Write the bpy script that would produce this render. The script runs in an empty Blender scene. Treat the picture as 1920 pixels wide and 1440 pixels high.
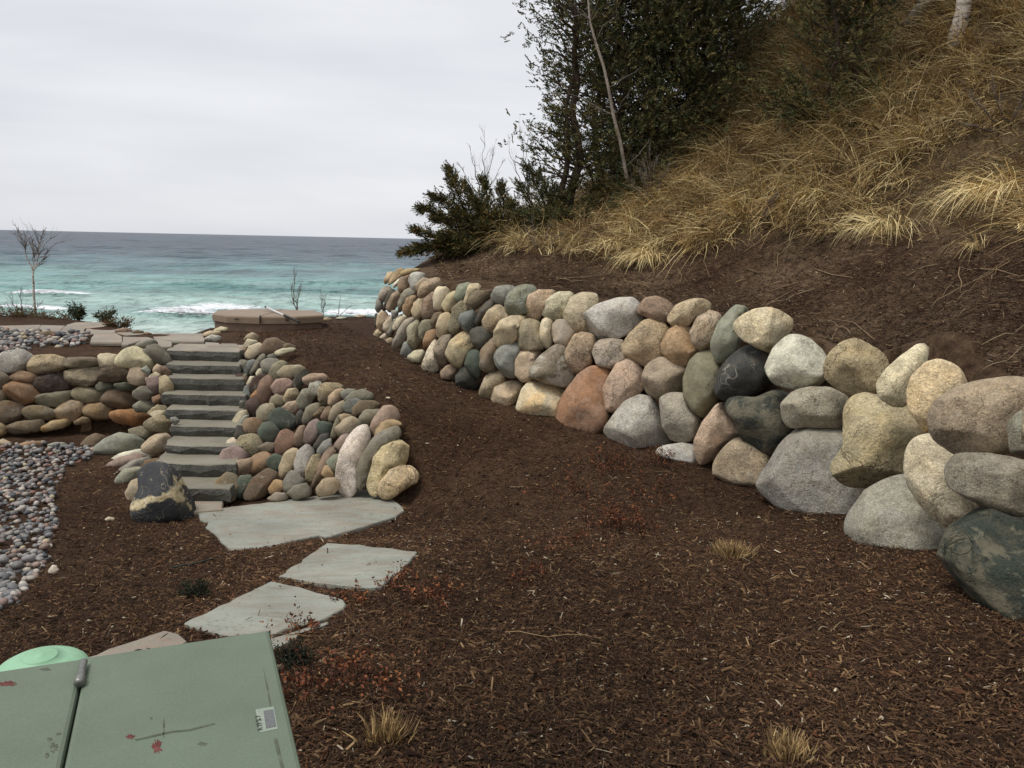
import bpy, math, random
import numpy as np
from mathutils import Matrix, Vector
random.seed(7); RNG = np.random.default_rng(7)
SC = bpy.context.scene
COL = SC.collection
R = math.radians

# ------------------------------------------------------------------ camera
EYE = 1.63; FPX = 1548.0; PITCH = R(9.85); ROLL = R(1.23)
cam = bpy.data.cameras.new('camera'); cam_ob = bpy.data.objects.new('camera', cam); COL.objects.link(cam_ob)
cam.sensor_width = 36; cam.lens = FPX / 1920 * 36; cam.clip_start = .05; cam.clip_end = 60000
cam_ob.matrix_world = Matrix.Translation((0, 0, EYE)) @ Matrix.Rotation(R(90) - PITCH, 4, 'X') @ Matrix.Rotation(ROLL, 4, 'Z')
SC.camera = cam_ob

# ------------------------------------------------------------------ world, sun, exposure
SC.view_settings.view_transform = 'Standard'; SC.view_settings.look = 'None'
SC.view_settings.exposure = 0.12; SC.view_settings.gamma = 1.0; SC.view_settings.use_curve_mapping = False
SUN_EL, SUN_AZ = R(64), R(244)          # azimuth measured from +Y, clockwise
w = bpy.data.worlds.new('World'); SC.world = w; w.use_nodes = True
nt = w.node_tree; nt.nodes.clear(); N = nt.nodes.new; L = nt.links.new
out = N('ShaderNodeOutputWorld'); bg = N('ShaderNodeBackground'); L(bg.outputs[0], out.inputs[0])
bg.inputs[1].default_value = 0.10
sky = N('ShaderNodeTexSky'); sky.sky_type = 'NISHITA'; sky.sun_disc = False
sky.sun_elevation = SUN_EL; sky.sun_rotation = SUN_AZ
tc = N('ShaderNodeTexCoord')
def wmap(sx, sy, sz):
    m = N('ShaderNodeMapping'); m.inputs['Scale'].default_value = (sx, sy, sz); L(tc.outputs['Generated'], m.inputs[0]); return m
n1 = N('ShaderNodeTexNoise'); n1.inputs['Scale'].default_value = 1.0; n1.inputs['Detail'].default_value = 5; n1.inputs['Distortion'].default_value = .4
L(wmap(1.6, 1.6, 5).outputs[0], n1.inputs['Vector'])
n2 = N('ShaderNodeTexNoise'); n2.inputs['Scale'].default_value = 1.0; n2.inputs['Detail'].default_value = 4
L(wmap(1.4, 1.4, 13).outputs[0], n2.inputs['Vector'])
ad = N('ShaderNodeMath'); ad.operation = 'ADD'; L(n1.outputs[0], ad.inputs[0]); L(n2.outputs[0], ad.inputs[1])
cr = N('ShaderNodeValToRGB'); L(ad.outputs[0], cr.inputs[0])
ad.use_clamp = False
mr = N('ShaderNodeMapRange'); mr.inputs[1].default_value = .72; mr.inputs[2].default_value = 1.3
L(ad.outputs[0], mr.inputs[0]); L(mr.outputs[0], cr.inputs[0])
cr.color_ramp.elements[0].position = 0; cr.color_ramp.elements[0].color = (6.05, 6.2, 6.7, 1)
cr.color_ramp.elements[1].position = 1; cr.color_ramp.elements[1].color = (8.0, 8.1, 8.4, 1)
mx = N('ShaderNodeMix'); mx.data_type = 'RGBA'; mx.inputs[0].default_value = .95
L(sky.outputs[0], mx.inputs[6]); L(cr.outputs[0], mx.inputs[7]); L(mx.outputs[2], bg.inputs[0])
sl = bpy.data.lights.new('sun', 'SUN'); sl.energy = 2.3; sl.angle = R(20); sl.color = (1, .965, .92)
so = bpy.data.objects.new('sun', sl); COL.objects.link(so)
sd = Vector((math.sin(SUN_AZ) * math.cos(SUN_EL), math.cos(SUN_AZ) * math.cos(SUN_EL), math.sin(SUN_EL)))
so.rotation_euler = sd.to_track_quat('Z', 'Y').to_euler(); so.location = (0, 0, 30)

# ------------------------------------------------------------------ helpers
def ray(px, py):
    """slope of the line of sight through a point of the photograph: x and z gained per metre forward"""
    a = (px - 960) / FPX; b = -(py - 720) / FPX
    x = a * math.cos(ROLL) - b * math.sin(ROLL); y = a * math.sin(ROLL) + b * math.cos(ROLL)
    Y = math.cos(PITCH) + y * math.sin(PITCH)
    return x / Y, (-math.sin(PITCH) + y * math.cos(PITCH)) / Y
def at(px, py, Y):
    k, s = ray(px, py); return np.array((k * Y, Y, EYE + s * Y))
def onz(px, py, z):
    k, s = ray(px, py); Y = (z - EYE) / s; return np.array((k * Y, Y, z))
def srgb(c):
    return tuple((x / 255 / 12.92 if x / 255 <= .04045 else ((x / 255 + .055) / 1.055) ** 2.4) for x in c)
class TPS:
    def __init__(s, P, V, lam=1e-4):
        s.P = np.asarray(P, float); n = len(s.P); V = np.asarray(V, float)
        K = s.k(s.P, s.P) + lam * np.eye(n); Q = np.c_[np.ones(n), s.P]
        A = np.zeros((n + 3, n + 3)); A[:n, :n] = K; A[:n, n:] = Q; A[n:, :n] = Q.T
        s.w = np.linalg.lstsq(A, np.r_[V, 0, 0, 0], rcond=None)[0]
    def k(s, a, b):
        d = ((a[:, None] - b[None]) ** 2).sum(2) + 1e-12; return .5 * d * np.log(d)
    def __call__(s, X):
        X = np.atleast_2d(np.asarray(X, float)); o = np.empty(len(X))
        for i in range(0, len(X), 20000):
            x = X[i:i + 20000]; o[i:i + 20000] = s.k(x, s.P) @ s.w[:-3] + np.c_[np.ones(len(x)), x] @ s.w[-3:]
        return o
def inside(P, poly):
    x, y = P[:, 0], P[:, 1]; r = np.zeros(len(P), bool); n = len(poly)
    for i in range(n):
        x0, y0 = poly[i]; x1, y1 = poly[(i + 1) % n]
        c = (y0 > y) != (y1 > y)
        with np.errstate(divide='ignore', invalid='ignore'):
            r ^= c & (x < (x1 - x0) * (y - y0) / (y1 - y0 + 1e-15) + x0)
    return r
def polydist(P, line):
    d = np.full(len(P), 1e9)
    for a, b in zip(line[:-1], line[1:]):
        a = np.array(a, float); b = np.array(b, float); ab = b - a
        t = np.clip(((P - a) @ ab) / (ab @ ab), 0, 1); d = np.minimum(d, np.linalg.norm(P - (a + t[:, None] * ab), axis=1))
    return d
class Waves:
    """cheap smooth pseudo-noise: a sum of random plane waves, range about -1..1"""
    def __init__(s, seed, n=14, dim=3, f0=.6, f1=2.6):
        g = np.random.default_rng(seed); d = g.normal(size=(n, dim)); d /= np.linalg.norm(d, axis=1)[:, None]
        f = np.exp(g.uniform(np.log(f0), np.log(f1), n)); s.k = d * f[:, None]; s.p = g.uniform(0, 6.28, n); s.a = (f0 / f) ** .8; s.a /= np.sqrt((s.a ** 2).sum() / 2) * 1.6
    def __call__(s, X):
        return np.sin(X @ s.k.T + s.p) @ s.a
def tag(o, label=None, cat=None, group=None, kind=None):
    if label: o['label'] = label
    if cat: o['category'] = cat
    if group: o['group'] = group
    if kind: o['kind'] = kind
    return o
def mesh(name, V, faces=None, quads=None, tris=None, mat=None, parent=None, smooth=True, tint=None, loc=None):
    me = bpy.data.meshes.new(name); V = np.asarray(V, np.float32)
    if faces is not None:
        me.from_pydata([tuple(map(float, v)) for v in V], [], [tuple(int(i) for i in f) for f in faces])
    else:
        q = np.zeros((0, 4), np.int32) if quads is None else np.asarray(quads, np.int32)
        t = np.zeros((0, 3), np.int32) if tris is None else np.asarray(tris, np.int32)
        me.vertices.add(len(V)); me.vertices.foreach_set('co', V.ravel())
        me.loops.add(q.size + t.size); me.loops.foreach_set('vertex_index', np.r_[q.ravel(), t.ravel()].astype(np.int32))
        me.polygons.add(len(q) + len(t))
        me.polygons.foreach_set('loop_start', np.r_[np.arange(len(q)) * 4, q.size + np.arange(len(t)) * 3].astype(np.int32))
        me.update(calc_edges=True)
    me.polygons.foreach_set('use_smooth', np.full(len(me.polygons), smooth))
    if tint is not None:
        a = me.attributes.new('tint', 'FLOAT_COLOR', 'POINT'); T = np.asarray(tint, np.float32)
        if T.shape[1] == 3: T = np.c_[T, np.ones(len(T), np.float32)]
        a.data.foreach_set('color', T.ravel())
    me.update()
    o = bpy.data.objects.new(name, me); COL.objects.link(o)
    if mat: me.materials.append(mat)
    if loc is not None: o.location = tuple(map(float, loc))
    if parent is not None: o.parent = parent
    return o
def empty(name, loc, label, cat, group=None):
    o = bpy.data.objects.new(name, None); COL.objects.link(o); o.location = tuple(map(float, loc)); o.empty_display_size = .2
    return tag(o, label, cat, group)
def child(o, root):
    o.parent = root; o.matrix_parent_inverse = Matrix.Translation(root.location).inverted(); return o

# ------------------------------------------------------------------ materials
def material(name):
    m = bpy.data.materials.new(name); m.use_nodes = True; t = m.node_tree; b = t.nodes['Principled BSDF']; return m, t, b
class NG:
    def __init__(s, t): s.t = t
    def n(s, typ, **kw):
        x = s.t.nodes.new(typ)
        for k, v in kw.items():
            if k in x.inputs.keys(): x.inputs[k].default_value = v
            else: setattr(x, k, v)
        return x
    def l(s, a, b): s.t.links.new(a, b)
    def noise(s, vec, scale, detail=4, rough=.55, dist=0):
        x = s.n('ShaderNodeTexNoise'); x.inputs['Scale'].default_value = scale; x.inputs['Detail'].default_value = detail
        x.inputs['Roughness'].default_value = rough; x.inputs['Distortion'].default_value = dist
        if vec is not None: s.l(vec, x.inputs['Vector'])
        return x.outputs[0]
    def ramp(s, f, *st):
        x = s.n('ShaderNodeValToRGB'); e = x.color_ramp.elements
        while len(e) < len(st): e.new(.5)
        for i, (p, c) in enumerate(st): e[i].position = p; e[i].color = (c[0], c[1], c[2], 1) if hasattr(c, '__len__') else (c, c, c, 1)
        s.l(f, x.inputs[0]); return x.outputs[0]
    def mix(s, f, a, b, mode='MIX'):
        x = s.n('ShaderNodeMix', data_type='RGBA', blend_type=mode)
        for v, i in ((f, 0), (a, 6), (b, 7)):
            if isinstance(v, (int, float)): x.inputs[i].default_value = v
            elif isinstance(v, tuple): x.inputs[i].default_value = (*v[:3], 1)
            else: s.l(v, x.inputs[i])
        return x.outputs[2]
    def math(s, op, a, b=None):
        x = s.n('ShaderNodeMath', operation=op)
        for v, i in ((a, 0), (b, 1)):
            if v is None: continue
            if isinstance(v, (int, float)): x.inputs[i].default_value = v
            else: s.l(v, x.inputs[i])
        return x.outputs[0]
    def bump(s, h, strength, dist, prev=None):
        x = s.n('ShaderNodeBump'); x.inputs['Strength'].default_value = strength; x.inputs['Distance'].default_value = dist
        s.l(h, x.inputs['Height'])
        if prev is not None: s.l(prev, x.inputs['Normal'])
        return x.outputs[0]
def rock(name, speck=.5, speck_scale=70, patch=.5, vein=None, vein_amt=.0, rough=.82, bump=.25, hue=(1.07, .99, .84), vscale=3.0, blotch=0, lines=True):
    """stone whose own colour is the object colour; grain, stains and veins vary with the object's random number"""
    m, t, b = material(name); g = NG(t)
    tcn = g.n('ShaderNodeTexCoord'); oi = g.n('ShaderNodeObjectInfo')
    mul = g.n('ShaderNodeVectorMath', operation='SCALE'); mul.inputs[0].default_value = (37, 91, 53); g.l(oi.outputs['Random'], mul.inputs['Scale'])
    v = g.n('ShaderNodeVectorMath', operation='ADD'); g.l(tcn.outputs['Object'], v.inputs[0]); g.l(mul.outputs[0], v.inputs[1]); v = v.outputs[0]
    col = oi.outputs['Color']
    big = g.noise(v, 3.2, 4, .6, .5)
    warm = g.mix(1.0, col, hue, 'MULTIPLY')
    col = g.mix(g.ramp(big, (.42, 0), (.68, patch)), col, warm)
    med = g.noise(v, 11, 6, .68)
    col = g.mix(1.0, col, g.ramp(med, (.25, .55), (.5, .98), (.78, 1.3)), 'MULTIPLY')
    stain = g.noise(v, 5.5, 7, .72, .3); col = g.mix(g.ramp(stain, (.50, 0), (.62, .42)), col, tuple(c_ * .9 for c_ in srgb((98, 88, 72))))
    lich = g.noise(v, 8, 7, .75); col = g.mix(g.ramp(lich, (.60, 0), (.66, .30)), col, srgb((192, 186, 166)))
    ck = g.math('ABSOLUTE', g.math('SUBTRACT', g.noise(v, 2.4, 5, .62, .5), .5)); crack = g.ramp(ck, (.0012, 1), (.0055, 0)); crack = g.math('MULTIPLY', crack, g.ramp(g.noise(v, 2.0, 2, .5), (.46, 0), (.56, 1))); col = g.mix(g.math('MULTIPLY', crack, .6), col, srgb((70, 62, 50)))
    f1 = g.noise(v, speck_scale, 3, .75); f2 = g.noise(v, speck_scale * 1.7, 2, .7)
    col = g.mix(speck, col, g.ramp(f1, (.30, .35), (.5, 1.0), (.68, 1.75)), 'MULTIPLY')
    pit = g.ramp(f2, (.30, .35), (.40, 1.0)); col = g.mix(min(1, speck * 1.3), col, pit, 'MULTIPLY')
    if vein:
        d1 = g.math('ABSOLUTE', g.math('SUBTRACT', g.noise(v, vscale, 3, .55, 1.2), .5)); wid = g.math('MULTIPLY', g.ramp(g.noise(v, vscale * .8, 3, .6), (.35, .0), (.7, 1.0)), vein_amt)
        l1 = g.math('LESS_THAN', d1, wid)
        soft = g.ramp(g.math('SUBTRACT', wid, d1), (.0, 0), (.012, 1))
        if blotch: soft = g.math('MAXIMUM', soft, g.ramp(g.noise(v, vscale * .9, 8, .72, .8), (.52, 0), (.57, blotch)))
        if lines: thin = g.math('ABSOLUTE', g.math('SUBTRACT', g.noise(v, vscale * 1.1, 2, .5, .6), .47)); soft = g.math('MAXIMUM', soft, g.ramp(thin, (.004, .75), (.009, 0)))
        col = g.mix(soft, col, g.mix(g.ramp(med, (.35, 0), (.65, 1)), vein, tuple(c * .55 for c in vein)))
    g.l(col, b.inputs['Base Color']); b.inputs['Roughness'].default_value = rough
    b.inputs['Specular IOR Level'].default_value = .32
    h = g.math('ADD', g.math('MULTIPLY', g.noise(v, 16, 8, .68), 1.0), g.math('SUBTRACT', g.math('MULTIPLY', f1, .22), g.math('MULTIPLY', crack, .5)))
    g.l(g.bump(h, bump, .035), b.inputs['Normal'])
    return m
MROCK = {
    's': rock('smooth_stone', .25, 110, .55, bump=.35),
    'g': rock('speckled_granite', .62, 75, .55, bump=.7),
    'r': rock('rough_stone', .55, 55, .8, bump=1.0),
    'v': rock('veined_stone', .45, 90, .3, vein=srgb((176, 170, 156)), vein_amt=.014, bump=.5, vscale=1.4, lines=False),
    'p': rock('lichen_spotted_stone', .4, 90, .3, vein=srgb((196, 188, 170)), vein_amt=.0, bump=.6, vscale=2.6, blotch=.9),
    'm': rock('marbled_stone', .5, 80, .2, vein=srgb((142, 134, 110)), vein_amt=.006, bump=.9, vscale=2.3, blotch=.6, lines=False),
    'w': rock('pale_stone_with_dark_bands', .4, 80, .1, vein=srgb((92, 94, 90)), vein_amt=.012, bump=.7, vscale=2.2, blotch=.6, lines=False),
    'k': rock('black_stone_with_cream_veins', .25, 100, .1, vein=srgb((196, 184, 154)), vein_amt=.045, bump=.45, vscale=1.8),
    'o': rock('rust_stained_stone', .4, 90, .8, bump=.5, hue=(1.18, .92, .62)),
}
def banded():
    m, t, b = material('black_stone_with_cream_bands'); g = NG(t); tcn = g.n('ShaderNodeTexCoord'); v = tcn.outputs['Object']; sx = g.n('ShaderNodeSeparateXYZ'); g.l(v, sx.inputs[0])
    X, Z = sx.outputs[0], sx.outputs[2]; nz = g.math('SUBTRACT', g.noise(v, 6, 6, .68), .5); nz2 = g.math('SUBTRACT', g.noise(v, 3, 3, .5), .5)
    d1 = g.math('ABSOLUTE', g.math('SUBTRACT', g.math('ADD', Z, g.math('ADD', g.math('MULTIPLY', nz, .16), g.math('MULTIPLY', nz2, .12))), g.math('ADD', .045, g.math('MULTIPLY', X, .42))))
    d2 = g.math('ADD', g.math('ADD', X, g.math('MULTIPLY', Z, .38)), g.math('ADD', g.math('MULTIPLY', nz, .22), g.math('MULTIPLY', nz2, .14)))
    f = g.math('MAXIMUM', g.ramp(d1, (.030, 1), (.048, 0)), g.ramp(d2, (.225, 0), (.25, 1)))
    th = g.math('ABSOLUTE', g.math('SUBTRACT', g.noise(v, 3.6, 3, .55, .8), .5)); f = g.math('MAXIMUM', f, g.ramp(th, (.002, .6), (.006, 0)))
    fine = g.noise(v, 30, 6, .7); cream = g.ramp(fine, (.3, srgb((120, 98, 62))), (.5, srgb((186, 170, 130))), (.7, srgb((212, 204, 184)))); dark = g.ramp(g.noise(v, 9, 6, .7), (.3, (.014, .015, .017)), (.7, (.045, .046, .048)))
    g.l(g.mix(f, dark, cream), b.inputs['Base Color']); b.inputs['Roughness'].default_value = .7; g.l(g.bump(g.math('ADD', fine, g.math('MULTIPLY', f, .4)), .5, .02), b.inputs['Normal']); return m
MROCK['b'] = banded()
PAL = {k: srgb(v) for k, v in dict(
    tan=(172, 153, 122), cream=(196, 184, 156), ochre=(166, 138, 96), yellow=(202, 180, 136), rust=(144, 112, 84), orange=(172, 122, 68),
    brown=(112, 94, 74), maroon=(74, 56, 51), olive=(127, 117, 97), olivetan=(156, 142, 116), olivegrey=(124, 119, 106), grey=(140, 140, 133),
    ltgrey=(168, 167, 160), green=(102, 106, 92), greengrey=(130, 131, 117), darkgreen=(74, 83, 76), dark=(74, 70, 64), black=(56, 58, 56),
    bluegrey=(116, 120, 120), pink=(166, 138, 122), pinktan=(178, 156, 130), pinkbrown=(142, 118, 100), pinkgrey=(152, 141, 130),
    mauve=(146, 126, 120), blackgreen=(50, 60, 54), white=(206, 198, 184), red=(124, 90, 76)).items()}
def muted(c, f=.24):
    l = .3 * c[0] + .55 * c[1] + .15 * c[2]; return tuple(x + (l - x) * f for x in c)
PAL = {k: muted((c[0] * 1.28, c[1] * 1.25, c[2] * 1.07)) for k, c in PAL.items()}

def tinted(name, rough=.9, spec=.2, mulnoise=None, trans=0.0, bump=None):
    m, t, b = material(name); g = NG(t)
    a = g.n('ShaderNodeAttribute', attribute_name='tint'); col = a.outputs['Color']
    if mulnoise:
        tcn = g.n('ShaderNodeTexCoord'); col = g.mix(1.0, col, g.ramp(g.noise(tcn.outputs['Object'], mulnoise, 4, .6), (.3, .7), (.7, 1.25)), 'MULTIPLY')
    g.l(col, b.inputs['Base Color']); b.inputs['Roughness'].default_value = rough; b.inputs['Specular IOR Level'].default_value = spec
    if bump:
        tcn = g.n('ShaderNodeTexCoord'); g.l(g.bump(g.noise(tcn.outputs['Object'], bump, 4), .4, .01), b.inputs['Normal'])
    return m
M_CHIP = tinted('shredded_bark', .9, .15)
M_BLADE = tinted('dry_grass_blades', .75, .2)
M_LEAF = tinted('evergreen_sprays', .8, .15)
M_PEB = tinted('river_pebble', .7, .3, 60)
M_TWIG = tinted('bark_twig', .9, .15)
def simple(name, c, rough=.8, spec=.3, scale=6, amt=.25, bump=.2, metal=0.0, fine=40):
    m, t, b = material(name); g = NG(t); tcn = g.n('ShaderNodeTexCoord')
    n1 = g.noise(tcn.outputs['Object'], scale, 6, .6); n2 = g.noise(tcn.outputs['Object'], fine, 4, .6)
    col = g.mix(1.0, c, g.ramp(n1, (.25, 1 - amt), (.75, 1 + amt)), 'MULTIPLY')
    col = g.mix(1.0, col, g.ramp(n2, (.3, 1 - amt * .6), (.7, 1 + amt * .6)), 'MULTIPLY')
    g.l(col, b.inputs['Base Color']); b.inputs['Roughness'].default_value = rough; b.inputs['Specular IOR Level'].default_value = spec; b.inputs['Metallic'].default_value = metal
    if bump: g.l(g.bump(g.math('ADD', n1, n2), bump, .02), b.inputs['Normal'])
    return m
M_BARK = simple('dark_cedar_bark', srgb((78, 66, 56)), .95, .1, 9, .4, .6)
M_GREYWOOD = simple('grey_dead_wood', srgb((118, 110, 102)), .95, .1, 9, .4, .6)
def flag_mat(name, c, streak, c2=None):
    m, t, b = material(name); g = NG(t); tcn = g.n('ShaderNodeTexCoord'); oi = g.n('ShaderNodeObjectInfo')
    mp = g.n('ShaderNodeMapping'); mp.inputs['Rotation'].default_value = (0, 0, .5); mp.inputs['Scale'].default_value = (1, 2.4, 1)
    ofs = g.n('ShaderNodeVectorMath', operation='ADD'); sc_ = g.n('ShaderNodeVectorMath', operation='SCALE'); sc_.inputs[0].default_value = (31, 17, 11)
    g.l(oi.outputs['Random'], sc_.inputs['Scale']); g.l(tcn.outputs['Object'], ofs.inputs[0]); g.l(sc_.outputs[0], ofs.inputs[1]); g.l(ofs.outputs[0], mp.inputs[0])
    s1 = g.noise(mp.outputs[0], 2.2, 6, .6, .8); s2 = g.noise(ofs.outputs[0], 2.0, 4, .5); s3 = g.noise(ofs.outputs[0], 55, 4, .6)
    col = g.mix(1.0, c, g.ramp(g.math('MULTIPLY', oi.outputs['Random'], 1.0), (0, .86), (1, 1.12)), 'MULTIPLY')
    col = g.mix(g.ramp(s1, (.42, 0), (.62, streak)), col, c2 or srgb((132, 116, 98)))
    col = g.mix(1.0, col, g.ramp(s2, (.3, .82), (.7, 1.12)), 'MULTIPLY'); col = g.mix(1.0, col, g.ramp(s3, (.3, .88), (.7, 1.1)), 'MULTIPLY')
    crk = g.math('ABSOLUTE', g.math('SUBTRACT', g.noise(mp.outputs[0], 1.1, 5, .6, .6), .5)); col = g.mix(g.ramp(crk, (.0015, .55), (.006, 0)), col, srgb((84, 80, 72)))
    g.l(col, b.inputs['Base Color']); b.inputs['Roughness'].default_value = .72; b.inputs['Specular IOR Level'].default_value = .35
    g.l(g.bump(g.math('ADD', s1, g.math('MULTIPLY', s3, .3)), .35, .02), b.inputs['Normal'])
    return m
M_FLAG = flag_mat('bluestone_flag', srgb((142, 144, 133)), .5)
M_STEP = flag_mat('grey_stair_slab', srgb((126, 122, 108)), .45, srgb((122, 112, 92)))
M_RISER = simple('shaded_split_face', srgb((88, 87, 80)), .85, .2, 5, .35, .9)  # rough split sides; riser shade is put into their darker colour
M_PATIO = flag_mat('patio_flag', srgb((142, 136, 122)), .7, srgb((150, 130, 112)))

# ------------------------------------------------------------------ terrain (z = 0 is the patio; the eye is 1.63 m above it)
# foot and top of the boulder wall on the right: (photo x, photo y, height of foot)
WB = [(702, 634, 0), (745, 662, -.06), (790, 692, -.15), (900, 742, -.38), (1040, 785, -.55), (1150, 822, -.68), (1330, 885, -.84), (1440, 932, -.88), (1600, 978, -.78), (1780, 1075, -.62), (1900, 1172, -.50)]
WBP = [onz(*q) for q in WB] + [np.array((2.75, 3.2, -.38)), np.array((2.5, 0, -.1)), np.array((2.4, -4, .1))]
WT = [(712, 560, 14.0), (735, 512, 14.0), (800, 514, 12.3), (880, 535, 11.2), (960, 540, 10.75), (1100, 555, 10.4), (1300, 565, 9.6), (1450, 590, 8.6), (1600, 645, 7.55), (1750, 690, 6.2), (1880, 710, 5.2)]
WTP = [at(*q) for q in WT]
RW_DEPTH = TPS([q[:2] for q in WB] + [q[:2] for q in WT], [p[1] for p in WBP[:len(WB)]] + [q[2] for q in WT], 50)
# wall beside the stairs: depth of its face at points of the photograph
SWD = [(447, 665, 11.9), (458, 740, 10.75), (440, 800, 10.1), (432, 850, 9.5), (405, 945, 8.6), (480, 942, 8.72), (560, 938, 8.75), (640, 930, 8.8), (700, 925, 8.8), (765, 930, 8.7),
       (470, 645, 12.1), (520, 660, 11.4), (600, 708, 10.5), (690, 740, 9.85), (742, 778, 9.4), (772, 870, 8.95), (520, 760, 10.3), (560, 830, 9.4), (620, 830, 9.35), (700, 830, 9.15), (480, 860, 9.4)]
SW_DEPTH = TPS([q[:2] for q in SWD], [q[2] for q in SWD], 50)
sw_top = [at(*q) for q in ((455, 640, 12.3), (520, 657, 11.5), (600, 706, 10.6), (690, 740, 9.95), (742, 778, 9.5), (775, 880, 9.05))]
LWD = [(0, 815, 10.85), (100, 812, 11.05), (200, 806, 11.2), (270, 800, 11.0), (0, 670, 11.3), (100, 672, 11.45), (200, 665, 11.5), (270, 650, 11.5), (310, 640, 11.8), (315, 700, 11.0), (325, 780, 10.1), (330, 830, 9.5), (300, 870, 9.2)]
LW_DEPTH = TPS([q[:2] for q in LWD], [q[2] for q in LWD], 50)
# stairs: front edge of each tread in the photograph
RISE = .14
step_py = [658, 684, 709, 740, 768, 800, 835, 870, 916]; step_by = [677, 701, 732, 760, 787, 819, 851, 894, 940]
stepY, stepZ = [], [0.0]
for f_, b_ in zip(step_py, step_by):      # front edge and foot of each riser give its distance and height in turn
    stepY.append((stepZ[-1] - EYE) / ray(385, f_)[1]); stepZ.append(EYE + ray(385, b_)[1] * stepY[-1])
def stair_left(Y): return -.418 * Y
fg = [(-6, -5, .3), (0, -5, .3), (6, -5, .4), (-6, 0, 0), (0, 0, 0), (3, 0, .02), (-5, 3, -.48), (-2, 3, -.47), (1, 3, -.43), (2.5, 3, -.4), (-6, 5, -.8), (-3, 5, -.8), (-1, 5, -.76), (1, 5, -.68), (2.6, 5, -.58),
      (-2.5, 7.1, -1.18), (-1, 7, -1.05), (1, 7, -.9), (2.6, 7, -.82)]
F1 = TPS([p[:2] for p in fg + [(-3.3, 8.3, -1.28), (-1.05, 8.8, -1.2), (0, 8.6, -1.02), (1, 8.5, -.95), (-.5, 9.3, -.9), (-2, 8.8, -1.3)]] + [p[:2] for p in sw_top] + [p[:2] for p in WBP] + [(-3, 13, 0)[:2], (-4.6, 13.5), (-3, 15), (-5, 15), (-2, 16)],
         [p[2] for p in fg] + [-1.28, -1.2, -1.02, -.95, -.9, -1.3] + [p[2] - .05 for p in sw_top] + [p[2] for p in WBP] + [.02, 0, .05, 0, .05], .02)
f2 = fg + [(-8, 7, -1.15), (-4.5, 7.3, -1.18), (-3.3, 8.3, -1.28), (-3.6, 9.4, -1.3), (-2.2, 9.2, -1.35), (-5, 9, -1.25), (-8, 9, -1.2), (-5.6, 10.6, -1.22), (-7, 11, -1.15), (-10, 11, -1.1), (-4.7, 10.5, -1.25), (-5.5, 11.2, -1.2), (-2.6, 10.5, -1.4)]
F2 = TPS([p[:2] for p in f2], [p[2] for p in f2], .02)
hillpx = [(760, 518, 14.1), (830, 530, 12.5), (880, 540, 11.7), (960, 547, 11.2), (1100, 560, 10.8), (1300, 580, 10.05), (1470, 632, 8.9), (1600, 690, 7.85), (1750, 742, 6.6), (1880, 772, 5.6),
          (850, 484, 14.6), (1050, 474, 13.1), (1200, 498, 12.1), (1400, 445, 11.6), (1600, 432, 10.7), (1750, 445, 9.6), (1900, 470, 8.3), (1400, 520, 10.8), (1650, 560, 9.0), (1850, 600, 7.0),
          (1900, 300, 10.1), (1900, 100, 12.2), (1700, 200, 12.8), (1750, 20, 14.4), (1900, -100, 13.9), (1500, 280, 13.2), (1400, 200, 15.2), (1370, 140, 16.6), (1440, 50, 17), (1600, -50, 17), (1750, -150, 17.5),
          (1240, 330, 15), (1000, 425, 15), (1100, 385, 15), (820, 478, 15.2)]
hp = [at(*q) for q in hillpx]
hx = [(3.9, 4, .7), (4.0, 0, .95), (4, -5, 1.1), (7, 4, 3.0), (7, -4, 3.2), (10, 6, 5.2), (13, 0, 7), (14, 10, 8.2), (-1.9, 16.5, .3), (-1.5, 19, -2), (1, 19.5, -.3), (4, 20.5, 1.9), (7, 22, 4.6), (12, 24, 7), (14, 18, 9)]
hx += [(p[0] + .12, p[1] + .08, p[2] - .10) for p in WTP[3:]]
F4 = TPS([p[:2] for p in hp] + [p[:2] for p in hx], [p[2] for p in hp] + [p[2] for p in hx], .02)
def offset_line(pts, d):
    P = np.array([p[:2] for p in pts]); T = np.gradient(P, axis=0); T /= np.linalg.norm(T, axis=1)[:, None]
    return P + d * np.c_[-T[:, 1], T[:, 0]]
back = offset_line(WBP, .58)      # soil face behind the boulders
if np.linalg.norm(back[4] - np.array((0, 20))) > np.linalg.norm(WBP[4][:2] - np.array((0, 20))): back = offset_line(WBP, -.58)
HILL = [(-1.45, 30), (-1.7, 15.5), (-1.85, 14.6)] + [tuple(p) for p in back] + [(30, -6), (30, 30)]
stl = [(stair_left(Y), Y) for Y in (8.62, 10.0, 11.6)]; strr = [(stair_left(Y) + 1.12, Y) for Y in (11.6, 10.0, 8.62)]
STAIR = stl + strr
swf = [at(*q)[:2] + np.array((.12, .22)) for q in ((404, 942, 8.65), (560, 936, 8.75), (700, 924, 8.8), (765, 925, 8.7))]
# everything left of / before the wall beside the stairs is the low basin
BASIN = [(-14, 8.2), (-14, 11.35), (-9, 11.35), (-7, 11.42), (-5.4, 11.55), (stl[2][0] - .25, 11.6), strr[0], strr[1], (strr[2][0] + .05, 8.95), tuple(swf[1]), tuple(swf[2]), (-1.1, 9.02), (-.9, 8.2)]
UPPER = [(-14, 11.35), (-9, 11.35), (-7, 11.42), (-5.4, 11.55), (stl[2][0] - .25, 11.6), (-3.75, 11.6), (-4.0, 13.4), (-4.8, 30), (-14, 30)]
EDGE = [(-30, 16.3), (-9, 15.9), (-7.6, 15.1), (-6.75, 14.1), (-6.0, 13.35), (-5.3, 13.3), (-5.3, 14.4), (-5.0, 16.3), (-3.2, 16.6), (-1.9, 15.8), (-1.45, 15.2)]
PLATEAU = EDGE + [(30, 15.2), (30, -30), (-30, -30)]
FP = [at(q[0], q[1], q[2] + .2) for q in SWD]
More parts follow.
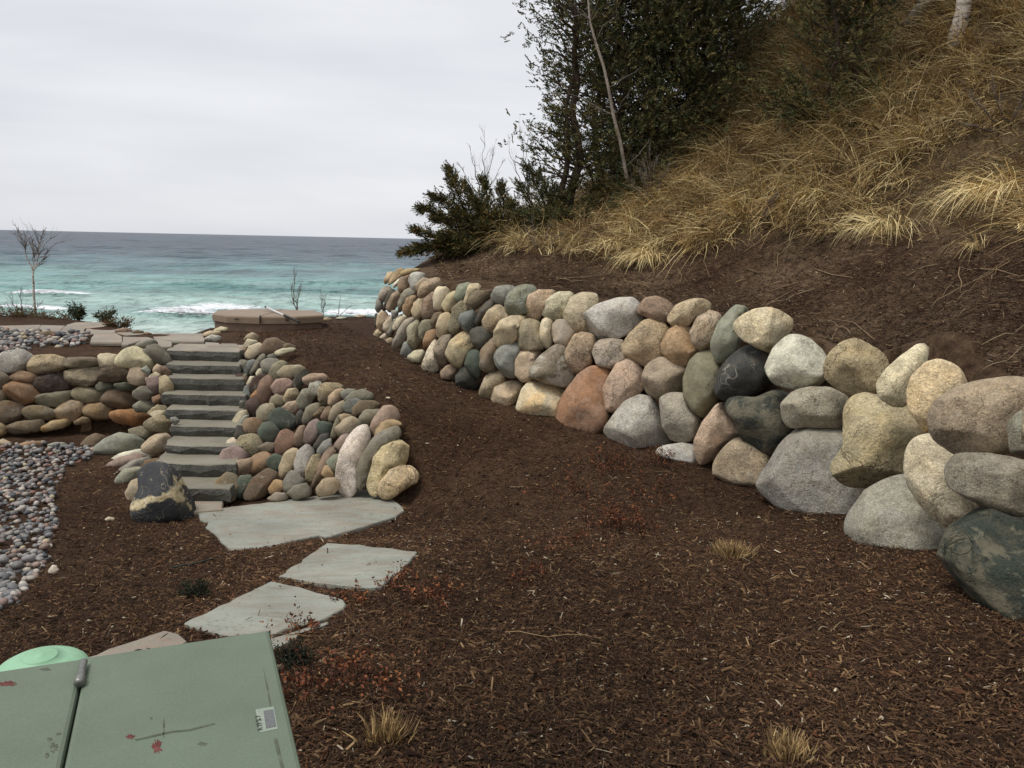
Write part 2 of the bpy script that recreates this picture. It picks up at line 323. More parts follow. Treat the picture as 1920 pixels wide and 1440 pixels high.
F5 = TPS([p[:2] for p in FP], [p[2] - .04 for p in FP], .01)
FACE = [tuple(at(*q)[:2]) for q in ((440, 660, 12.2), (445, 740, 10.9), (428, 850, 9.6), (395, 945, 8.65), (480, 945, 8.6), (560, 945, 8.6), (700, 930, 8.7), (770, 935, 8.6))] + [tuple(p[:2] + np.array((.05, .1))) for p in sw_top[::-1]]
PADS = []
rough = Waves(3, 16, 2, 1.2, 9)
def height(P):
    P = np.atleast_2d(np.asarray(P, float)); x, y = P[:, 0], P[:, 1]
    z1, z2 = F1(P), F2(P)
    wgt = np.clip((x + 2.6) / 1.6, 0, 1); wgt = wgt * wgt * (3 - 2 * wgt)
    z = z2 * (1 - wgt) + z1 * wgt
    far = np.clip((y - 8.2) / .5, 0, 1)
    z = z * (1 - far) + z1 * far
    b = inside(P, BASIN); fb = np.clip((y - 8.2) / .5, 0, 1); z = np.where(b, (z2 * (1 - wgt) + z1 * wgt) * (1 - fb) + z2 * fb, z)
    u = inside(P, UPPER); z = np.where(u, -.12 + .12 * np.clip((y - 11.5) / 1.4, 0, 1), z)
    st = inside(P, STAIR); z = np.where(st, -1.44 + (y - 8.62) * .375, z)
    fc = inside(P, FACE) & ~st; z = np.where(fc, np.clip(F5(P), -1.5, np.maximum(z1, -1.5)), z)
    z = np.where((y > 12.3) & ~u & ~inside(P, HILL), np.minimum(z1, .12), z)
    op = ~inside(P, PLATEAU); d = polydist(P, EDGE); z = np.where(op & (y > 12), z - d * 1.1, z)
    h = inside(P, HILL); z = np.where(h, F4(P), z)
    for co, poly in PADS:      # the ground is levelled under each stepping stone
        d = np.where(inside(P, poly), 0, polydist(P, poly + poly[:1])); wp = np.clip(1 - d / .35, 0, 1); wp = wp * wp * (3 - 2 * wp); z = z * (1 - wp) + (co[0] * x + co[1] * y + co[2]) * wp
    return z + .012 * rough(P)
_ys = np.arange(1.2, 26, .02)
def hit(px, py):
    k, s = ray(px, py); P = np.c_[k * _ys, _ys]; d = EYE + s * _ys - height(P); i = np.argmax(d < 0)
    if d[i] >= 0: i = len(_ys) - 1
    Y = _ys[max(i - 1, 0)]
    if i > 0: Y = _ys[i - 1] + .02 * d[i - 1] / (d[i - 1] - d[i] + 1e-9)
    return np.array((k * Y, Y, EYE + s * Y))

SLAB_PX = {k: [tuple(map(float, q.split(','))) for q in v.split()] for k, v in dict(
    large='372,962 400,955 520,939 640,924 690,917 740,938 758,957 742,968 690,985 640,999 608,1008 598,1003 500,1025 430,1031 405,1002 385,988 390,978 376,975',
    diamond='523,1080 613,1018 660,1021 782,1034 765,1055 735,1085 715,1100 690,1101 600,1092 560,1085',
    cracked='345,1168 508,1090 560,1100 645,1125 645,1140 613,1168 555,1193 525,1212 500,1217 430,1190 360,1173',
    hidden='150,1236 230,1208 310,1182 335,1188 352,1202 300,1240 200,1262 140,1262').items()}
_pads = []
for pix in SLAB_PX.values():
    H = np.array([hit(*p) for p in pix]); co = np.linalg.lstsq(np.c_[H[:, :2], np.ones(len(H))], H[:, 2], rcond=None)[0]; pp = []
    for p in pix: k, s_ = ray(*p); Y_ = (EYE - co[2]) / (co[0] * k + co[1] - s_); pp.append((k * Y_, Y_))
    _pads.append((co, pp))
PADS.extend(_pads)
def ground_material():
    m, t, b = material('mulch_and_soil'); g = NG(t); tcn = g.n('ShaderNodeTexCoord'); v = tcn.outputs['Object']
    mp = g.n('ShaderNodeMapping'); mp.inputs['Scale'].default_value = (1, 2.2, 1); g.l(v, mp.inputs[0])
    fine = g.noise(mp.outputs[0], 42, 6, .75); mid = g.noise(v, 9, 5, .65); big = g.noise(v, .9, 4, .6)
    mulch = g.ramp(fine, (.25, srgb((28, 19, 13))), (.45, srgb((59, 43, 31))), (.6, srgb((84, 62, 46))), (.8, srgb((130, 104, 78))))
    soil = g.ramp(fine, (.25, srgb((62, 50, 38))), (.5, srgb((104, 87, 68))), (.8, srgb((142, 122, 98))))
    a = g.n('ShaderNodeAttribute', attribute_name='tint')
    sep = g.n('ShaderNodeSeparateColor'); g.l(a.outputs['Color'], sep.inputs[0])
    f = g.math('MULTIPLY', sep.outputs[0], g.ramp(g.math('ADD', g.math('MULTIPLY', big, .7), g.math('MULTIPLY', mid, .3)), (.42, 0), (.58, 1)))
    col = g.mix(f, mulch, soil)
    thatch = g.ramp(g.noise(v, 30, 5, .7), (.3, srgb((48, 38, 27))), (.55, srgb((92, 77, 54))), (.8, srgb((136, 116, 82))))
    col = g.mix(sep.outputs[1], col, thatch)
    col = g.mix(1.0, col, g.ramp(mid, (.3, .72), (.7, 1.25)), 'MULTIPLY'); col = g.mix(1.0, col, g.ramp(big, (.35, .8), (.65, 1.15)), 'MULTIPLY')
    g.l(col, b.inputs['Base Color']); b.inputs['Roughness'].default_value = .95; b.inputs['Specular IOR Level'].default_value = .12
    g.l(g.bump(g.math('ADD', fine, mid), .9, .03), b.inputs['Normal'])
    return m
xs = np.r_[np.arange(-14, -8, .2), np.arange(-8, 9, .1), np.arange(9, 14.2, .2)]; ysg = np.r_[np.arange(-5, 2, .25), np.arange(2, 17.5, .1), np.arange(17.5, 27, .3)]
GX, GY = np.meshgrid(xs, ysg); GP = np.c_[GX.ravel(), GY.ravel()]; GZ = height(GP)
nx, ny = len(xs), len(ysg); ii = (np.arange(ny - 1)[:, None] * nx + np.arange(nx - 1)[None]).ravel()
GRASS_PX = [(800, 486), (870, 470), (950, 466), (1000, 478), (1070, 480), (1170, 492), (1240, 480), (1330, 474), (1400, 452), (1470, 438), (1560, 446), (1680, 462), (1760, 450), (1850, 440), (1918, 452)]
GRASS_LINE = [tuple(hit(*q)[:2]) for q in GRASS_PX] + [(5.9, 6.2), (6.2, 2), (6.4, -5)]
GRASS = GRASS_LINE + [(30, -5), (30, 30), (-1.4, 30), (-1.7, 15.3)]
gin = inside(GP, GRASS); gd = polydist(GP, GRASS_LINE)
hin = inside(GP, HILL)
tint = np.c_[np.where(hin, .75, 0.12), np.where(gin, np.clip(gd / .9, 0, .9), 0), np.zeros(len(GP))]
tint[:, 0] = np.where(GP[:, 1] > 15.6, np.maximum(tint[:, 0], .6), tint[:, 0])
ground = mesh('ground', np.c_[GP, GZ], quads=np.c_[ii, ii + 1, ii + nx + 1, ii + nx], mat=ground_material(), tint=tint)
tag(ground, 'dark brown bark mulch ground rising into a bare soil slope', kind='structure')

# ------------------------------------------------------------------ lake
def water_material():
    m, t, b = material('lake_water'); g = NG(t); tcn = g.n('ShaderNodeTexCoord'); v = tcn.outputs['Object']
    sx = g.n('ShaderNodeSeparateXYZ'); g.l(v, sx.inputs[0])
    def sn(sc, a, b_, d=5, r=.6):
        mp = g.n('ShaderNodeMapping'); mp.inputs['Scale'].default_value = (a, b_, 1); mp.inputs['Rotation'].default_value = (0, 0, .12); g.l(v, mp.inputs[0]); return g.noise(mp.outputs[0], sc, d, r)
    wob = sn(.012, .8, 2.6); 
    yy = g.math('ADD', sx.outputs[1], g.math('MULTIPLY', g.math('SUBTRACT', wob, .5), 260))
    q = g.math('LOGARITHM', g.math('MAXIMUM', yy, 20), 10)      # 1.3 .. 4.3
    q = g.math('DIVIDE', g.math('SUBTRACT', q, 1.7), 1.2)
    col = g.ramp(q, (0, srgb((168, 182, 172))), (.16, srgb((144, 170, 161))), (.38, srgb((106, 146, 141))), (.52, srgb((84, 114, 118))), (.66, srgb((58, 80, 90))), (.9, srgb((46, 62, 76))))
    a = g.n('ShaderNodeAttribute', attribute_name='tint'); sep = g.n('ShaderNodeSeparateColor'); g.l(a.outputs['Color'], sep.inputs[0])
    patch = sn(.05, .5, 2.2, 4); col = g.mix(1.0, col, g.ramp(patch, (.35, .8), (.65, 1.15)), 'MULTIPLY')
    far = g.ramp(q, (.25, 0), (.6, 1)); fl = g.mix(far, sn(1.0, .55, .42, 6, .68), sn(1.0, .16, .045, 7, .7)); col = g.mix(1.0, col, g.ramp(fl, (.34, .45), (.5, 1.0), (.70, 1.4)), 'MULTIPLY')
    chop = sn(1.0, .8, .7, 6, .65); chop2 = sn(1.0, .16, .09, 5, .62); chop3 = sn(1.0, .05, .02, 5, .6)
    fo = g.noise(v, 1.6, 7, .72); fm = g.math('ADD', g.math('MULTIPLY', sep.outputs[0], 1.35), g.math('MULTIPLY', g.math('SUBTRACT', fo, .5), 1.9))
    foam = g.ramp(fm, (.42, 0), (.68, 1))
    caps = g.math('MULTIPLY', g.ramp(g.mix(far, sn(1.0, .30, .35, 6, .66), sn(1.0, .10, .05, 6, .66)), (.70, 0), (.735, 1)), g.ramp(sn(.02, .6, 1.5, 3), (.45, .2), (.6, 1)))
    foam = g.math('MAXIMUM', foam, g.math('MULTIPLY', caps, .75))
    col = g.mix(foam, col, (.78, .80, .81))
    g.l(col, b.inputs['Base Color'])
    g.l(g.math('ADD', g.math('MULTIPLY', foam, .5), .32), b.inputs['Roughness']); b.inputs['IOR'].default_value = 1.33; b.inputs['Specular IOR Level'].default_value = .22
    n = g.bump(chop3, 1.0, 6); n = g.bump(chop2, 1.0, 2.2, n); n = g.bump(chop, .9, .45, n); g.l(n, b.inputs['Normal'])
    return m
LZ = -6.5
yr = np.r_[np.arange(20, 46, 2), np.arange(46, 150, .42), 150 * np.exp(np.linspace(0, math.log(200), 170))[1:]]
kr = np.r_[np.linspace(-3, -.75, 25)[:-1], np.linspace(-.75, .1, 230), np.linspace(.1, 2.5, 24)[1:]]
KK, YY = np.meshgrid(kr, yr); X = (KK * YY).ravel(); Y = YY.ravel()
wv = Waves(11, 30, 2, .25, 1.1); P = np.c_[X * .35, Y + .1 * X]
amp = .30 * np.clip(Y / 110, .5, 1.6); Z = LZ + amp * wv(P)
fw = Waves(12, 20, 2, .02, .12); Z += .22 * fw(np.c_[X * .4, Y]) * np.clip(Y / 150, 0, 3)
foam = np.zeros(len(X)); wob = Waves(5, 8, 2, .05, .4)
# breakers: (photo x, photo y of the white water, half length m, height, foam)
for px, py, hl, ht, fa in ((345, 591, 5.0, .75, 1.5), (660, 590, 4.6, .6, 1.5), (30, 582, 2.6, .6, 1.1), (75, 556, 4.2, .8, 1.15), (330, 578, 3.4, .3, .75), (405, 577, 4.5, .3, .8), (600, 564, 3, .35, .4), (395, 465, 8, .9, .5),
                           (255, 487, 14, 1.2, .1), (725, 496, 8, 1.0, .4), (480, 470, 10, .8, .3), (30, 600, 1.5, .3, .5), (560, 545, 8, .5, .05), (160, 530, 9, .6, .05), (620, 530, 9, .6, .05), (420, 540, 12, .5, .02)):
    c = onz(px, py, LZ); wd = .8 * c[1] / 84
    dy = Y - c[1] + .5 * wob(np.c_[X, Y * .2]); f = np.exp(-np.abs((X - c[0] + .8 * np.sin(dy * 1.3)) / hl) ** 3)
    Z += ht * f * np.exp(-(dy / (wd * 1.3)) ** 2)
    foam += fa * f * np.where(dy > 0, np.exp(-(dy / (wd * 7)) ** 2), np.exp(-(dy / (wd * .9)) ** 2))
ii = (np.arange(len(yr) - 1)[:, None] * len(kr) + np.arange(len(kr) - 1)[None]).ravel(); nx = len(kr)
lake = mesh('water', np.c_[X, Y, Z], quads=np.c_[ii, ii + 1, ii + nx + 1, ii + nx], mat=water_material(), tint=np.c_[np.clip(foam, 0, 1.3), foam * 0, foam * 0])
tag(lake, 'choppy lake turning from turquoise shallows to slate blue at the horizon', kind='structure')
# low far shore; distance haze is put into its pale blue colour
sx = np.linspace(-1150, 60, 60); hh = 22 + 20 * Waves(21, 8, 1, .004, .03)(sx[:, None]); hh *= np.clip(1 - np.abs((sx + 480) / 560) ** 4, .02, 1)
V = []; 
for x_, h_ in zip(sx, hh): V += [(x_ , 12000, LZ - 1), (x_, 12060, LZ + max(h_, 1)), (x_, 12400, LZ + max(h_ * .7, .5))]
q = []
for i in range(len(sx) - 1):
    for j in range(2): q.append((i * 3 + j, i * 3 + 3 + j, i * 3 + 4 + j, i * 3 + 1 + j))
tag(mesh('far_shore', V, quads=q, mat=simple('far_shore', srgb((150, 164, 180)), .9, .1, .01, .15, 0, fine=.05)), 'low haze blue strip of far shore on the lake horizon', kind='structure')

# ------------------------------------------------------------------ stones
def ico(sub):
    import bmesh
    bm = bmesh.new(); bmesh.ops.create_icosphere(bm, subdivisions=sub, radius=1.0)
    V = np.array([v.co[:] for v in bm.verts]); T = np.array([[v.index for v in f.verts] for f in bm.faces]); bm.free(); return V, T
ICO = {k: ico(k) for k in (1, 2, 3, 4, 5)}
_seed = [100]
def stone(name, poly, Y, colkey, mk='s', parent=None, dk=1.0, grow=1.06, thick=.85, push=.25, rough=.05, cuts=3, sub=None):
    """a boulder whose outline, seen from where the photograph was taken, follows poly; a full closed body"""
    _seed[0] += 1; rg = np.random.default_rng(_seed[0])
    poly = np.array(poly, float); 
    # area centroid
    x, y = poly[:, 0], poly[:, 1]; x2, y2 = np.roll(x, -1), np.roll(y, -1); cr_ = x * y2 - x2 * y; A = cr_.sum() / 2
    c = np.array((((x + x2) * cr_).sum(), ((y + y2) * cr_).sum())) / (6 * A)
    q = poly - c; TH = np.linspace(-math.pi, math.pi, 97)[:-1]
    d = np.c_[np.cos(TH), np.sin(TH)]; rr = np.full(96, 1e-3)
    for a, b in zip(q, np.roll(q, -1, axis=0)):
        e = b - a; den = d[:, 0] * e[1] - d[:, 1] * e[0]
        with np.errstate(divide='ignore', invalid='ignore'):
            t = (a[0] * e[1] - a[1] * e[0]) / den; u = (a[0] * d[:, 1] - a[1] * d[:, 0]) / den
        ok = (np.abs(den) > 1e-9) & (t > 0) & (u >= -1e-6) & (u <= 1 + 1e-6); rr = np.where(ok, np.maximum(rr, t), rr)
    for _ in range(2): rr = .25 * np.roll(rr, 1) + .5 * rr + .25 * np.roll(rr, -1)
    rr *= grow
    sizepx = math.sqrt(abs(A)); P0 = at(c[0], c[1], Y); vd = P0 - np.array((0, 0, EYE)); dist = np.linalg.norm(vd); vd /= dist
    depth = P0[1] * math.cos(PITCH) - (P0[2] - EYE) * math.sin(PITCH); m = depth / FPX
    right = np.array((vd[1], -vd[0], 0)); right /= np.linalg.norm(right); up = np.cross(right, vd)
    sub = sub or (5 if sizepx > 110 else 4 if sizepx > 42 else 3)
    V, T = ICO[sub]; th = np.arctan2(-V[:, 1], V[:, 0]); ph = np.hypot(V[:, 0], V[:, 1])
    r = np.interp(th, np.r_[TH, math.pi], np.r_[rr, rr[0]])
    e = .78; hd = thick * .5 * (sizepx * .75 + .5 * rr.min() * .5) * m
    inpl = np.power(ph, e); zz = np.sign(V[:, 2]) * np.power(np.abs(V[:, 2]), .86)
    L3 = np.c_[V[:, 0] / np.maximum(ph, 1e-6) * r * inpl * m, V[:, 1] / np.maximum(ph, 1e-6) * r * inpl * m, zz * hd]
    S = sizepx * m * .55
    U = L3 / S
    wn = Waves(_seed[0], 16, 3, 1.3, 6.5)(U); front = .35 + .65 * np.abs(zz)
    L3 += V * (wn * rough * S * front)[:, None]
    for _ in range(cuts):
        n = rg.normal(size=3); n[2] = abs(n[2]) + .3; n /= np.linalg.norm(n); s_ = L3 @ n; o = s_.max() * rg.uniform(.62, .88)
        ex = np.maximum(s_ - o, 0); L3 -= np.outer(ex * rg.uniform(.7, .97), n)
    wn2 = Waves(_seed[0] + 5000, 24, 3, 5, 16)(L3 / S); L3 += V * (wn2 * rough * .22 * S * front)[:, None]
    # keep the outline: facets and lumps must not shrink the silhouette
    t2 = np.arctan2(-L3[:, 1], L3[:, 0]); bi = ((t2 + math.pi) / (2 * math.pi) * 48).astype(int) % 48; rm = np.zeros(48); np.maximum.at(rm, bi, np.hypot(L3[:, 0], L3[:, 1]))
    tg = np.interp((np.arange(48) + .5) / 48 * 2 * math.pi - math.pi, np.r_[TH, math.pi], np.r_[rr, rr[0]]) * m; ra = np.clip(tg / np.maximum(rm, 1e-4), .8, 1.7)
    for _ in range(2): ra = .25 * np.roll(ra, 1) + .5 * ra + .25 * np.roll(ra, -1)
    f_ = np.interp(t2, np.r_[-9, (np.arange(-1, 49) + .5) / 48 * 2 * math.pi - math.pi, 9], np.r_[ra[-1], ra[-1], ra, ra[0], ra[0]]); L3[:, :2] *= f_[:, None]
    cen = P0 + vd * push * hd
    W = L3[:, :1] * right + L3[:, 1:2] * up - L3[:, 2:3] * vd
    ob = mesh(name, W, tris=T, mat=MROCK[mk], loc=cen)
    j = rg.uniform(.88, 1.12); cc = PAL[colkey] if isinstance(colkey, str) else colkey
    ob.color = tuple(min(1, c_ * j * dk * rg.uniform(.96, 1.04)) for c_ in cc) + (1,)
    if parent is not None: child(ob, parent)
    return ob
def block(ox, oy, sc, items): return [([(ox + a / sc, oy + b / sc) for a, b in it[0]], *it[1:]) for it in items]
def pl(s): 
    v = [float(a) for a in s.replace(',', ' ').split()]; return list(zip(v[::2], v[1::2]))
def parse(txt, ox, oy, sc):
    o = []
    for ln in txt.strip().splitlines():
        c, mk, p = ln.split(None, 2); o.append(([(ox + a / sc, oy + b / sc) for a, b in pl(p)], c, mk))
    return o
ST_LEFT = parse('''
ltgrey g 0,430 60,395 170,390 240,450 250,490 170,545 60,550 -30,510
tan r 240,480 280,425 400,425 490,460 495,545 420,560 280,570 235,530
olive s 495,450 600,440 745,450 750,505 640,520 500,510
cream s 748,430 800,412 880,430 885,475 830,515 760,510
cream s 890,440 950,380 1020,362 1090,400 1150,460 1170,520 1140,535 1000,520 890,500
grey s 1030,340 1090,305 1150,310 1180,340 1120,370 1050,370
olivegrey s 1110,360 1180,345 1240,400 1280,475 1230,500 1170,490 1130,430
greengrey s 1070,380 1120,375 1150,420 1150,460 1090,420
olive s -60,560 0,530 50,560 85,610 40,680 -60,690
rust s 90,580 160,540 250,565 275,610 230,640 140,620
maroon r 280,590 380,560 490,560 520,680 430,695 300,700 270,640
olivetan r 490,560 560,525 740,520 760,560 740,640 640,655 520,630
brown r 755,570 800,510 880,508 960,560 965,610 860,620 760,610
pinktan s 970,580 1000,520 1060,515 1115,570 1100,640 1020,645 975,620
ltgrey s 1060,530 1100,505 1125,540 1115,580
cream s 1120,580 1170,550 1205,580 1190,605 1130,600
pinktan s 1155,520 1180,492 1212,510 1218,560 1190,575 1150,550
brown s 1205,510 1240,505 1290,565 1250,580 1215,560
mauve s 1110,600 1180,585 1210,630 1200,690 1160,715 1110,650
tan g 1205,590 1250,580 1290,640 1295,690 1240,730 1200,700
rust o 50,660 110,620 240,640 290,720 280,770 160,790 70,720
olive s 295,720 420,700 540,705 530,770 440,810 340,800 295,760
olivetan s 550,690 620,658 720,680 785,735 760,770 650,780 570,740
green s 725,650 770,620 850,620 855,670 800,695 740,680
green s 860,640 940,628 1015,650 1000,690 900,680
pinkgrey s 1005,700 1060,660 1130,665 1155,720 1120,760 1050,755 1010,730
brown s 780,740 830,690 920,680 1000,720 1030,790 960,830 850,810 790,780
olive s -60,700 10,690 45,720 30,760 -60,780
grey s 1005,800 1060,765 1120,765 1155,810 1110,850 1030,845
rust r 1145,740 1200,720 1215,760 1190,800 1150,780
brown o -50,790 50,768 150,800 180,860 120,920 20,935 -50,900
olive o 185,850 240,800 330,810 425,870 400,910 250,910
olivetan o 420,840 500,775 590,768 640,810 600,890 520,920 440,890
ochre o 640,820 680,785 780,785 850,825 820,900 720,905 650,870
orange o 830,860 900,835 1020,835 1130,890 1110,940 1010,955 900,920
tan s 1115,850 1180,800 1240,810 1275,850 1200,860 1130,870
cream s 1135,860 1190,838 1265,845 1260,880 1160,890
ochre o -50,950 20,940 50,985 30,1020 -50,1030
olive o 65,960 150,920 300,920 315,970 260,1005 120,1005
ochre o 315,960 400,915 500,910 525,940 460,975 340,990
ochre o 560,920 620,888 680,905 650,935 580,945
olivetan r 1080,940 1150,890 1240,885 1300,920 1300,985 1230,1005 1130,980
grey s 1280,890 1320,890 1345,920 1310,945 1285,920
olivetan s 975,980 1060,960 1150,990 1160,1030 1100,1080 1010,1040
pinktan s 1080,1090 1160,1030 1240,1020 1285,1065 1230,1150 1130,1160 1075,1130
''', 0, 560, 4)
ST_STAIR = parse('''
olivetan s 315,225 340,190 380,178 415,205 400,245 330,240
cream s 310,270 340,225 410,240 390,265 330,290
rust s 240,330 280,292 340,300 330,345 290,380 245,370
cream s 320,340 360,280 420,255 450,280 430,330 370,370 330,365
brown s 450,280 480,230 550,220 605,260 610,300 540,330 480,350 450,320
cream s 540,320 600,295 690,290 660,320 580,345
brown s 610,265 650,255 705,285 660,295 610,290
green s 490,345 540,330 570,355 540,380 490,370
olivegrey s 250,430 285,385 330,390 330,450 290,500 255,470
bluegrey s 310,460 340,395 385,380 395,410 350,480 320,530
olivegrey s 360,470 400,390 440,340 475,355 450,410 400,460 365,495
cream s 400,480 420,450 450,445 455,490 410,500
greengrey s 445,400 480,375 540,375 580,400 560,450 510,490 455,470
olive s 500,490 530,420 590,390 635,410 600,470 560,530 520,545
olivetan s 570,470 620,425 720,425 770,455 740,490 660,520 590,510
dark r 680,560 700,500 760,460 800,470 770,530 730,600 690,590
pink s 760,510 820,485 900,488 940,520 900,545 820,570 770,550
cream s 330,560 355,510 390,508 385,560 350,600 330,610
maroon s 350,590 380,520 440,490 480,500 440,560 400,620 360,640
red s 415,610 440,540 490,500 525,540 530,620 510,690 450,720 420,680
pink g 520,580 560,530 630,525 680,560 660,610 600,655 545,630
tan r 610,660 640,605 700,595 720,640 680,680 620,700
olivegrey g 710,680 750,610 800,600 830,660 800,720 740,750 715,720
ltgrey r 790,620 810,560 870,545 900,580 880,640 820,660
tan r 870,600 910,560 1000,560 1060,590 1000,620 940,720 880,690
pinktan s 950,650 1000,605 1060,600 1050,650 990,720 945,710
greengrey s 1040,620 1090,598 1150,605 1120,650 1070,680 1045,650
olivegrey s 1070,680 1130,620 1200,605 1260,630 1280,680 1200,690 1130,690
olive s 510,680 550,640 605,660 600,720 550,745 510,710
tan r 600,740 640,700 720,695 715,750 660,795 610,770
maroon s 320,740 350,680 410,668 425,720 420,790 370,815 320,780
olivetan s 415,760 450,720 520,715 540,760 500,830 450,845 415,810
darkgreen s 500,820 540,760 590,745 660,790 700,840 680,900 620,920 540,880
dark s 700,800 730,755 760,780 750,850 710,880
olivegrey s 750,820 780,740 840,710 880,720 840,790 800,850 760,860
brown r 830,790 880,740 920,730 900,790 850,820
brown s 890,800 920,745 960,730 960,790 930,840 895,840
olivetan s 950,800 980,730 1050,690 1075,720 1040,780 990,830 955,850
bluegrey s 1055,720 1090,680 1160,670 1190,690 1140,740 1120,780 1070,760
brown s 1130,740 1180,690 1270,690 1350,730 1260,750 1180,790 1140,830
olive s 1180,810 1220,760 1320,755 1330,790 1260,860 1200,890 1180,860
pink s 1250,920 1290,820 1350,740 1410,732 1460,770 1465,840 1390,870 1310,940 1260,970
ochre s 1290,940 1330,860 1400,828 1470,845 1490,890 1400,890 1320,960
olivegrey s 1150,1190 1210,1080 1290,960 1380,895 1450,900 1480,940 1470,990 1380,1040 1290,1120 1250,1230 1240,1330 1190,1350 1150,1270
yellow r 1250,1230 1290,1110 1370,1020 1470,985 1520,1030 1530,1100 1500,1180 1400,1190 1340,1280 1330,1400 1260,1360 1240,1300
yellow r 1330,1310 1400,1215 1480,1180 1560,1190 1610,1240 1590,1300 1500,1350 1420,1410 1340,1400
white g 1010,1200 1040,1070 1100,960 1170,890 1230,900 1255,960 1250,1010 1190,1110 1150,1210 1170,1340 1110,1380 1040,1360 1010,1290
tan s 1015,800 1060,785 1110,795 1100,830 1040,850 1020,830
olivetan s 1010,890 1060,830 1120,810 1180,850 1160,890 1080,940 1020,950
olive s 960,940 990,850 1020,800 1030,850 1010,930 980,980
darkgreen s 845,860 900,845 965,860 960,920 920,980 870,930
mauve s 760,930 800,860 860,830 880,880 850,980 800,1020 765,990
pinkbrown s 685,960 720,890 770,880 760,960 740,1030 700,1040
rust s 295,890 330,825 400,820 450,860 430,930 360,945 305,930
cream s 230,830 270,775 320,760 340,800 290,850 240,880
grey s 270,860 310,800 345,800 330,840 290,880
darkgreen s 425,910 460,855 530,855 570,910 550,980 490,1000 435,960
dark s 240,950 260,885 300,880 310,940 270,1010 240,990
red s 550,1000 590,920 650,918 690,960 680,1040 620,1110 560,1090
olivetan r 260,1010 300,950 380,945 435,970 430,1050 370,1115 290,1090
olive s 425,1030 480,1000 550,1010 545,1070 460,1070
cream s 170,1040 190,985 230,965 260,1010 240,1050 180,1060
mauve s 125,1130 160,1060 240,1035 300,1070 330,1110 270,1170 210,1230 150,1210
pinkbrown s 215,1190 270,1135 360,1130 380,1180 320,1250 250,1260
rust s 345,1180 390,1100 460,1078 510,1110 500,1180 430,1240 370,1230
darkgreen s 490,1130 540,1090 600,1110 630,1140 590,1230 540,1230 500,1180
tan s 580,1180 620,1080 690,1050 720,1080 690,1170 640,1240 600,1310 580,1260
ltgrey g 695,1150 720,1070 780,1025 830,1070 820,1160 770,1250 720,1280 695,1220
olivetan g 775,1200 820,1110 880,1095 870,1180 810,1300 780,1310
pinkbrown s 820,1310 860,1180 920,1080 980,1010 1010,1060 950,1100 920,1180 890,1280 830,1390
grey s 860,1060 900,1000 960,970 960,1030 880,1110
mauve s 990,1010 1050,945 1100,940 1080,1000 1040,1080 1000,1060
greengrey s 930,1140 980,1095 1030,1100 1010,1190 980,1230 935,1180
ochre s 890,1230 920,1175 950,1190 980,1250 930,1270
pinktan s 860,1340 910,1275 1000,1270 1020,1330 980,1380 880,1395
olive o 90,1380 110,1290 190,1235 260,1270 240,1350 230,1430 150,1450 80,1440
darkgreen g 240,1340 280,1260 350,1250 370,1290 320,1380 270,1415 240,1390
brown o 320,1370 380,1270 480,1205 550,1240 540,1300 470,1390 380,1430 325,1410
ochre s 500,1340 540,1285 590,1290 610,1340 560,1390 510,1380
olivegrey s 610,1290 660,1215 710,1230 750,1290 700,1350 640,1390 615,1360
olivegrey s 650,1380 690,1325 770,1310 810,1360 790,1400 700,1420
pinkgrey s 490,1420 550,1375 620,1385 640,1420 560,1440
brown s 280,540 310,495 335,520 320,620 290,620
bluegrey s 300,640 325,570 350,600 350,680 310,700
orange s 360,650 410,600 430,640 410,670 370,680
dark s 830,1030 880,950 950,930 930,990 860,1080 830,1090
maroon s 250,500 300,490 310,560 280,640 255,580
dark s 280,690 320,690 330,760 300,790 280,750
''', 380, 580, 4)
